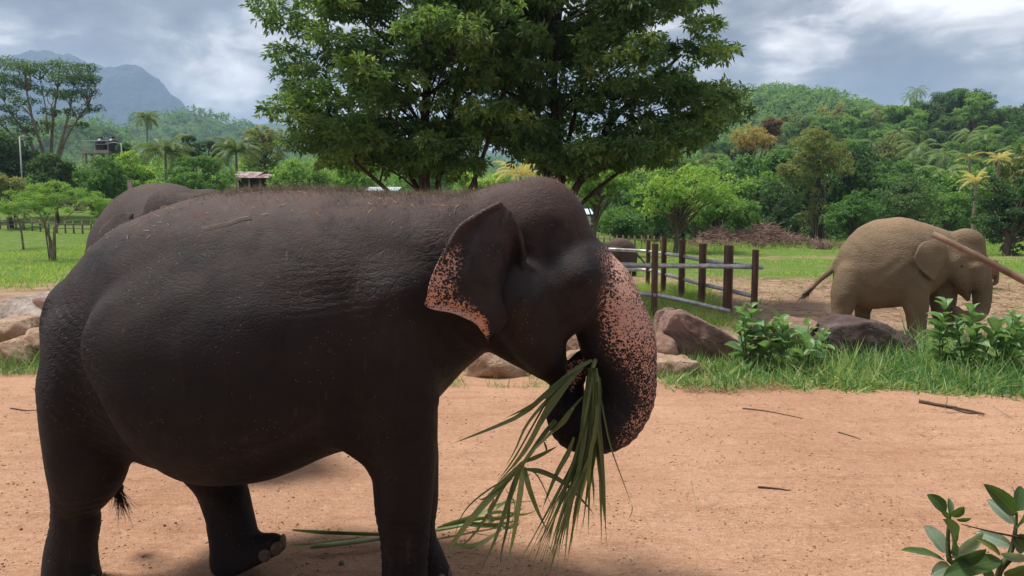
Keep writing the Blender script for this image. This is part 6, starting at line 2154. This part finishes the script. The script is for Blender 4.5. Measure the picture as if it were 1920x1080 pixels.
FL = [((1782, 1037), (1778, 974), 42, 'D', -.10, 0), ((1772, 1037), (1731, 985), 32, 'P', .04, 0), ((1772, 1051), (1689, 1031), 24, 'D', 0, .5), ((1774, 960), (1740, 927), 25, 'D', 0, 0), ((1781, 966), (1780, 933), 12, 'D', .03, 0), ((1783, 968), (1806, 947), 19, 'D', -.03, 0),
      ((1793, 974), (1821, 972), 9, 'D', 0, .6), ((1780, 972), (1763, 957), 10, 'D', -.03, 0), ((1904, 964), (1844, 907), 30, 'D', -.04, 0), ((1901, 982), (1851, 935), 26, 'P', .04, 0), ((1905, 958), (1914, 912), 30, 'D', .05, 0), ((1782, 1046), (1837, 998), 24, 'P', .05, .3),
      ((1897, 1024), (1831, 997), 24, 'P', .06, .4), ((1782, 1057), (1850, 1030), 25, 'D', -.05, .3), ((1876, 1049), (1770, 1078), 36, 'D', -.06, .3), ((1876, 1042), (1833, 1009), 14, 'O', .0, .3), ((1905, 988), (1921, 938), 34, 'D', -.05, 0), ((1900, 1004), (1925, 1033), 36, 'D', 0, 0),
      ((1925, 1046), (1876, 1038), 18, 'P', -.02, .4), ((1882, 1078), (1930, 1060), 26, 'D', -.04, .3), ((1782, 1062), (1743, 1080), 28, 'P', -.05, .2), ((1905, 950), (1893, 915), 20, 'P', .12, 0), ((1800, 1088), (1768, 1098), 30, 'P', -.05, .2), ((1860, 1090), (1835, 1062), 26, 'D', .03, .3)]
for k, (a, c, w, kind, dd, roll) in enumerate(FL):
    A, B = FP(*a), FP(*c, dd)
    L_ = (B - A).length
    me = broad_leaf(L_, w * Yf / FPX * 1.08, {'D': M_WEEDF, 'P': M_WEEDP, 'O': M_WEEDO}[kind], rw.uniform(.12, .3), rw.uniform(.12, .25), k, 10)
    o = link('leaf', me, fs)
    if kind == 'P': o['label'] = 'pale blue green leaf'
    if kind == 'O': o['label'] = 'olive yellow leaf'
    # blade faces the viewer more or less
    aim(o, A, (B - A), up=(0.15 * rw.normal(), -1, .55), roll=roll * rw.choice([-1, 1]) + rw.normal(0, .15))

# ------------------------------------------------------------------ leaning pole
q0, q1 = at(1750, 438, 6.2), at(1925, 528, 5.9)
d_ = q1 - q0
end = q0 + d_ * ((q0.z + .3) / -d_.z)
lp = empty('wooden_pole', (end.x, end.y, 0), label='weathered wooden pole slanting across the head of the tan elephant', cat='pole')
Pp = np.array([[*(q0.lerp(end, k / 13) - Vector((end.x, end.y, 0)))] for k in range(14)]) + rw.normal(0, .006, (14, 3))
M_POLE = simple_mat('weathered_pole', (0.26, 0.18, 0.125), .8, .5, 5, .7, (0.12, 0.075, 0.055), .25, .01, (1, .15, .3))
link('shaft', Geo().tube(catmull(Pp, 40), np.linspace(.026, .060, 40), 10).build('shaft', M_POLE, True), lp)

# ------------------------------------------------------------------ palm leaves in the trunk
M_FROND = foliage_mat('palm_leaflet', (0.030, 0.050, 0.022), (0.085, 0.125, 0.055), (0.23, 0.28, 0.15), .25, 0.0, .35, .6)
M_RIB = simple_mat('palm_rib', (0.22, 0.27, 0.10), .55, .35, 9, .2)
ru = np.random.default_rng(101)


def leaflet(parent, org, P, w, mat=None, twist=0.0, shape=(.45, 1, .85, .5, .04)):
    """a long folded strip through world points P"""
    P = catmull(np.asarray(P, float), 12) - np.array(org)
    n = len(P)
    T = np.gradient(P, axis=0)
    T /= np.linalg.norm(T, axis=1)[:, None]
    view = np.array([math.sin(twist), -math.cos(twist), .15])
    S = np.cross(T, view); S /= np.linalg.norm(S, axis=1)[:, None]
    U = np.cross(S, T)
    W = w * np.interp(np.linspace(0, 1, n), np.linspace(0, 1, len(shape)), shape)
    V = np.stack([P - S * W[:, None] / 2, P - U * W[:, None] * .22, P + S * W[:, None] / 2], 1).reshape(-1, 3)
    i = (np.arange(n - 1)[:, None] * 3 + np.arange(2)[None]).ravel()
    return link('leaflet', mesh_np('leaflet', V, np.stack([i, i + 3, i + 4, i + 1], -1), mat or M_FROND, True, attrs={'tint': np.full(len(V), ru.uniform(.2, .8))}), parent)


Yh = 3.98
K = lambda x, y, d=0.0: [*at(820 + x / 2.348, 620 + y / 2.348, Yh + d)]
hold = K(682, 165)
pf = empty('palm_leaf', tuple(hold), label='green palm leaf hanging straight down from the elephant trunk', cat='palm leaf')
rib = link('rib', Geo().tube(catmull([K(700, 120, .1), K(685, 160), K(668, 250), K(645, 420), K(622, 560)], 14) - np.array(hold), np.linspace(.014, .004, 14), 7).build('rib', M_RIB, True), pf)
ends = [(410 + 9 * i, 1090 - 14 * abs(i - 6)) for i in range(16)] + [(330, 1085), (370, 1060), (400, 1100), (420, 1030), (440, 1090), (455, 1105), (470, 1060), (480, 1120), (500, 1040), (440, 1000), (520, 1080), (400, 1000), (350, 1030), (500, 1000), (545, 960), (560, 1010), (575, 985), (590, 930), (610, 900), (560, 1035), (590, 960)]
for i, (x, y) in enumerate(ends):
    f = ru.uniform(.0, 1)
    sx = 655 + 55 * f
    leaflet(rib, hold, [K(686 + ru.normal(0, 8), 165, -.02), K(sx + ru.normal(0, 4), 260 + ru.uniform(-20, 20), -.03 + ru.normal(0, .02)), K(622 + 40 * f + (x - 450) * .10 + ru.normal(0, 8), 530 + ru.normal(0, 20), ru.normal(-.03, .03)), K(545 + (x - 450) * .45 + ru.normal(0, 8), 770 + ru.normal(0, 15), ru.normal(-.02, .04)), K(x, y, ru.normal(0, .05))], ru.uniform(.014, .030), twist=ru.normal(0, .7))
for (mx, my), (x, y) in [((690, 480), (640, 870)), ((700, 500), (665, 850)), ((715, 480), (722, 950)), ((722, 520), (742, 900)), ((705, 520), (735, 840)), ((690, 560), (650, 800)), ((716, 560), (720, 870)), ((680, 600), (690, 780)), ((700, 430), (748, 960)), ((670, 620), (622, 930)), ((668, 600), (665, 900)), ((652, 640), (572, 1020))]:
    leaflet(rib, hold, [K(690 + ru.normal(0, 5), 165, -.02), K(705 + ru.normal(0, 5), 280, -.02), K(mx, my, ru.normal(.02, .03)), K((mx + x) / 2 + ru.normal(0, 5), (my + y) / 2, ru.normal(.02, .03)), K(x, y, ru.normal(.02, .03))], ru.uniform(.022, .036), twist=ru.normal(0, .6))
leaflet(rib, hold, [K(700, 220), K(724, 320, -.03), K(760, 500, -.05), K(820, 670, -.04), K(858, 775, 0)], .010)
leaflet(rib, hold, [K(858, 770), K(856, 800), K(838, 840)], .006)
pg = empty('palm_leaf', tuple(K(600, 190)), label='torn palm leaf trailing down and left from the elephant mouth', cat='palm leaf')
org = np.array(K(600, 190))
rib2 = link('rib', Geo().tube(catmull([K(520, 400, .12), K(470, 455, .06), K(385, 575, 0), K(320, 650, 0), K(230, 745, 0)], 16) - org, np.linspace(.016, .006, 16), 7).build('rib', M_RIB, True), pg)
for pts, w in [([(680, 130), (620, 165), (500, 260), (370, 370), (200, 445), (70, 495)], .034), ([(640, 165), (540, 235), (430, 320), (300, 385)], .030), ([(620, 180), (500, 290), (420, 420), (340, 560), (262, 668)], .034), ([(610, 190), (510, 300), (440, 430), (360, 560), (250, 690)], .034), ([(600, 200), (515, 310), (455, 400), (400, 510), (330, 610)], .036),
               ([(560, 230), (470, 320), (390, 420), (345, 520), (300, 600)], .018), ([(600, 340), (560, 400), (500, 450), (430, 520), (360, 590)], .022), ([(640, 290), (570, 370), (510, 440), (480, 460)], .016),
               ([(375, 580), (300, 660), (200, 770), (100, 890), (55, 965), (60, 1010)], .038), ([(370, 590), (290, 690), (230, 800), (130, 930), (40, 970)], .026), ([(375, 585), (345, 660), (300, 790), (250, 930), (190, 1060)], .030), ([(378, 590), (368, 690), (348, 830), (330, 930), (300, 1050)], .038),
               ([(385, 600), (400, 680), (440, 790), (488, 890)], .030), ([(390, 605), (440, 640), (485, 730), (520, 825)], .026), ([(392, 612), (480, 630), (570, 680), (650, 760), (692, 812)], .024), ([(388, 607), (460, 615), (540, 650), (580, 680)], .016), ([(380, 580), (440, 555), (490, 530), (530, 508)], .024),
               ([(602, 470), (575, 540), (530, 620), (490, 712), (465, 780)], .030), ([(360, 600), (320, 720), (310, 850), (285, 960), (275, 1040)], .020), ([(350, 630), (240, 690), (150, 760), (100, 830), (70, 930)], .010), ([(330, 650), (270, 700), (200, 742), (180, 735)], .014), ([(470, 490), (480, 520), (475, 545)], .014),
               ([(300, 700), (340, 760), (330, 840), (300, 990)], .018), ([(250, 740), (225, 800), (250, 830), (240, 850)], .016)]:
    leaflet(rib2, org, [K(x, y, ru.normal(-.01, .03)) for x, y in pts], w * 1.05, twist=ru.normal(0, .5))

# leaf lying on the track under the elephant
gl = ground_at(700, 1012); gl.z = 0
pl = empty('palm_leaf', tuple(gl), label='fallen palm leaf with pale thick stalk lying on the track under the elephant', cat='palm leaf')
G_ = lambda px, py, z=.02: [*ground_at(px, py, z)]
M_RIBP = simple_mat('pale_palm_stalk', (0.33, 0.40, 0.18), .5, .3, 6, .2)
stalk = link('stalk', Geo().tube(catmull([G_(583, 1024, .03), G_(640, 1019, .035), G_(712, 1010, .04), G_(830, 992, .03), G_(900, 978, .03), G_(960, 965, .03)], 18) - np.array(gl), np.linspace(.030, .010, 18), 9, flat=.55).build('stalk', M_RIBP, True), pl)
for pts, w in [([(545, 1022), (600, 1018), (700, 1004)], .012), ([(548, 994), (620, 999), (712, 1001), (770, 1000)], .022), ([(575, 996), (640, 1000), (720, 1003), (800, 1000)], .018), ([(820, 990), (880, 975), (950, 970), (985, 950)], .03), ([(830, 985), (890, 968), (940, 945), (1000, 940)], .028), ([(860, 980), (920, 985), (975, 975)], .03),
               ([(900, 975), (930, 960), (980, 965), (1010, 955)], .02), ([(850, 1020), (890, 1024), (930, 1000), (960, 975)], .03), ([(910, 985), (945, 990), (970, 985), (975, 975)], .018), ([(930, 955), (950, 940), (970, 937)], .02)]:
    leaflet(stalk, gl, [[*ground_at(x, y, .02 + .03 * math.sin(i * 1.9) ** 2)] for i, (x, y) in enumerate(pts)], w * 1.3, twist=ru.normal(0, .4))
# dry stalk on the elephant's back, a thing of its own
i0 = [surf_at(near_fr, near_V, x, y, 6) for x, y in ((378, 425), (405, 420), (430, 414), (452, 408), (470, 405))]
Wp = near_fr.world(near_V[i0] + near_N[i0] * .012)
link('dry_stalk', Geo().tube(catmull(Wp - Wp[0], 14), np.linspace(.001, .0028, 14), 6).build('dry_stalk', M_PALESTALK, True), None, tuple(Wp[0]), label='dry stalk lying on the back of the big elephant', cat='stalk')
n_ = 420
w_ = smooth01(near_N[:, 2], .5, .9) * (near_V[:, 2] > 1.9) * (near_V[:, 0] < .9)
k_ = ru.choice(len(near_V), n_, p=w_ / w_.sum())
D_ = unit(n_, ru); D_ -= near_N[k_] * (D_ * near_N[k_]).sum(1)[:, None]; D_ /= np.linalg.norm(D_, axis=1)[:, None]
V_, F_ = strips(near_fr.world(near_V[k_] + near_N[k_] * .006), D_, ru.uniform(.008, .05, n_) , np.full(n_, .0035), ru, .05)
link('straw', mesh_np('straw', V_, F_, M_DRY), label='bits of straw and chaff sprinkled over the big elephant back', cat='straw', kind='stuff')

# ------------------------------------------------------------------ added unseen shelter behind the viewpoint: its thatched roof shades the near side
sl = empty('shade_shelter', (0, -3.5, 0), label='added unseen thatched shelter on wooden posts behind the viewpoint', cat='shade_shelter')
M_THATCH = simple_mat('thatch', (0.16, 0.115, 0.07), .95, .5, 6, .8, (0.08, 0.055, 0.035), .1, .03, (1, 4, 1))
V_ = np.array([[-13, -6, 2.7], [13, -6, 2.7], [13, 3.2, 3.34], [-13, 3.2, 3.34], [-13, -6, 2.82], [13, -6, 2.82], [13, 3.2, 3.46], [-13, 3.2, 3.46]])
link('roof', mesh_np('roof', V_, np.array([[0, 3, 2, 1], [4, 5, 6, 7], [0, 1, 5, 4], [1, 2, 6, 5], [2, 3, 7, 6], [3, 0, 4, 7]]), M_THATCH), sl)
for xx in (-12, -6, 6, 12):
    for yy in (-5.6, 2.2):
        link('post', Geo().tube([[xx, yy, -.2], [xx, yy, 2.70 + (yy + 6) * .0695]], .09, 8).build('post', M_GREYWOOD, True), sl)
link('back_wall', Geo().box((0, -5.75, 1.34), (25.5, .12, 2.7)).build('back_wall', M_DARKWOOD), sl)

# ------------------------------------------------------------------ haze
hm = bpy.data.materials.new('haze')
hm.use_nodes = True
_t = NT(hm.node_tree)
_v = _t.n('ShaderNodeVolumePrincipled', {'Color': (0.48, 0.67, 1.0, 1), 'Density': HAZE, 'Anisotropy': 0.2})
_t.n('ShaderNodeOutputMaterial', {1: _v.outputs[0]})
hz = Geo().box((0, 3200, 329), (16000, 12400, 680)).build('haze', hm)
link('haze', hz, kind='stuff', label='pale blue haze filling the valley air', cat='haze')
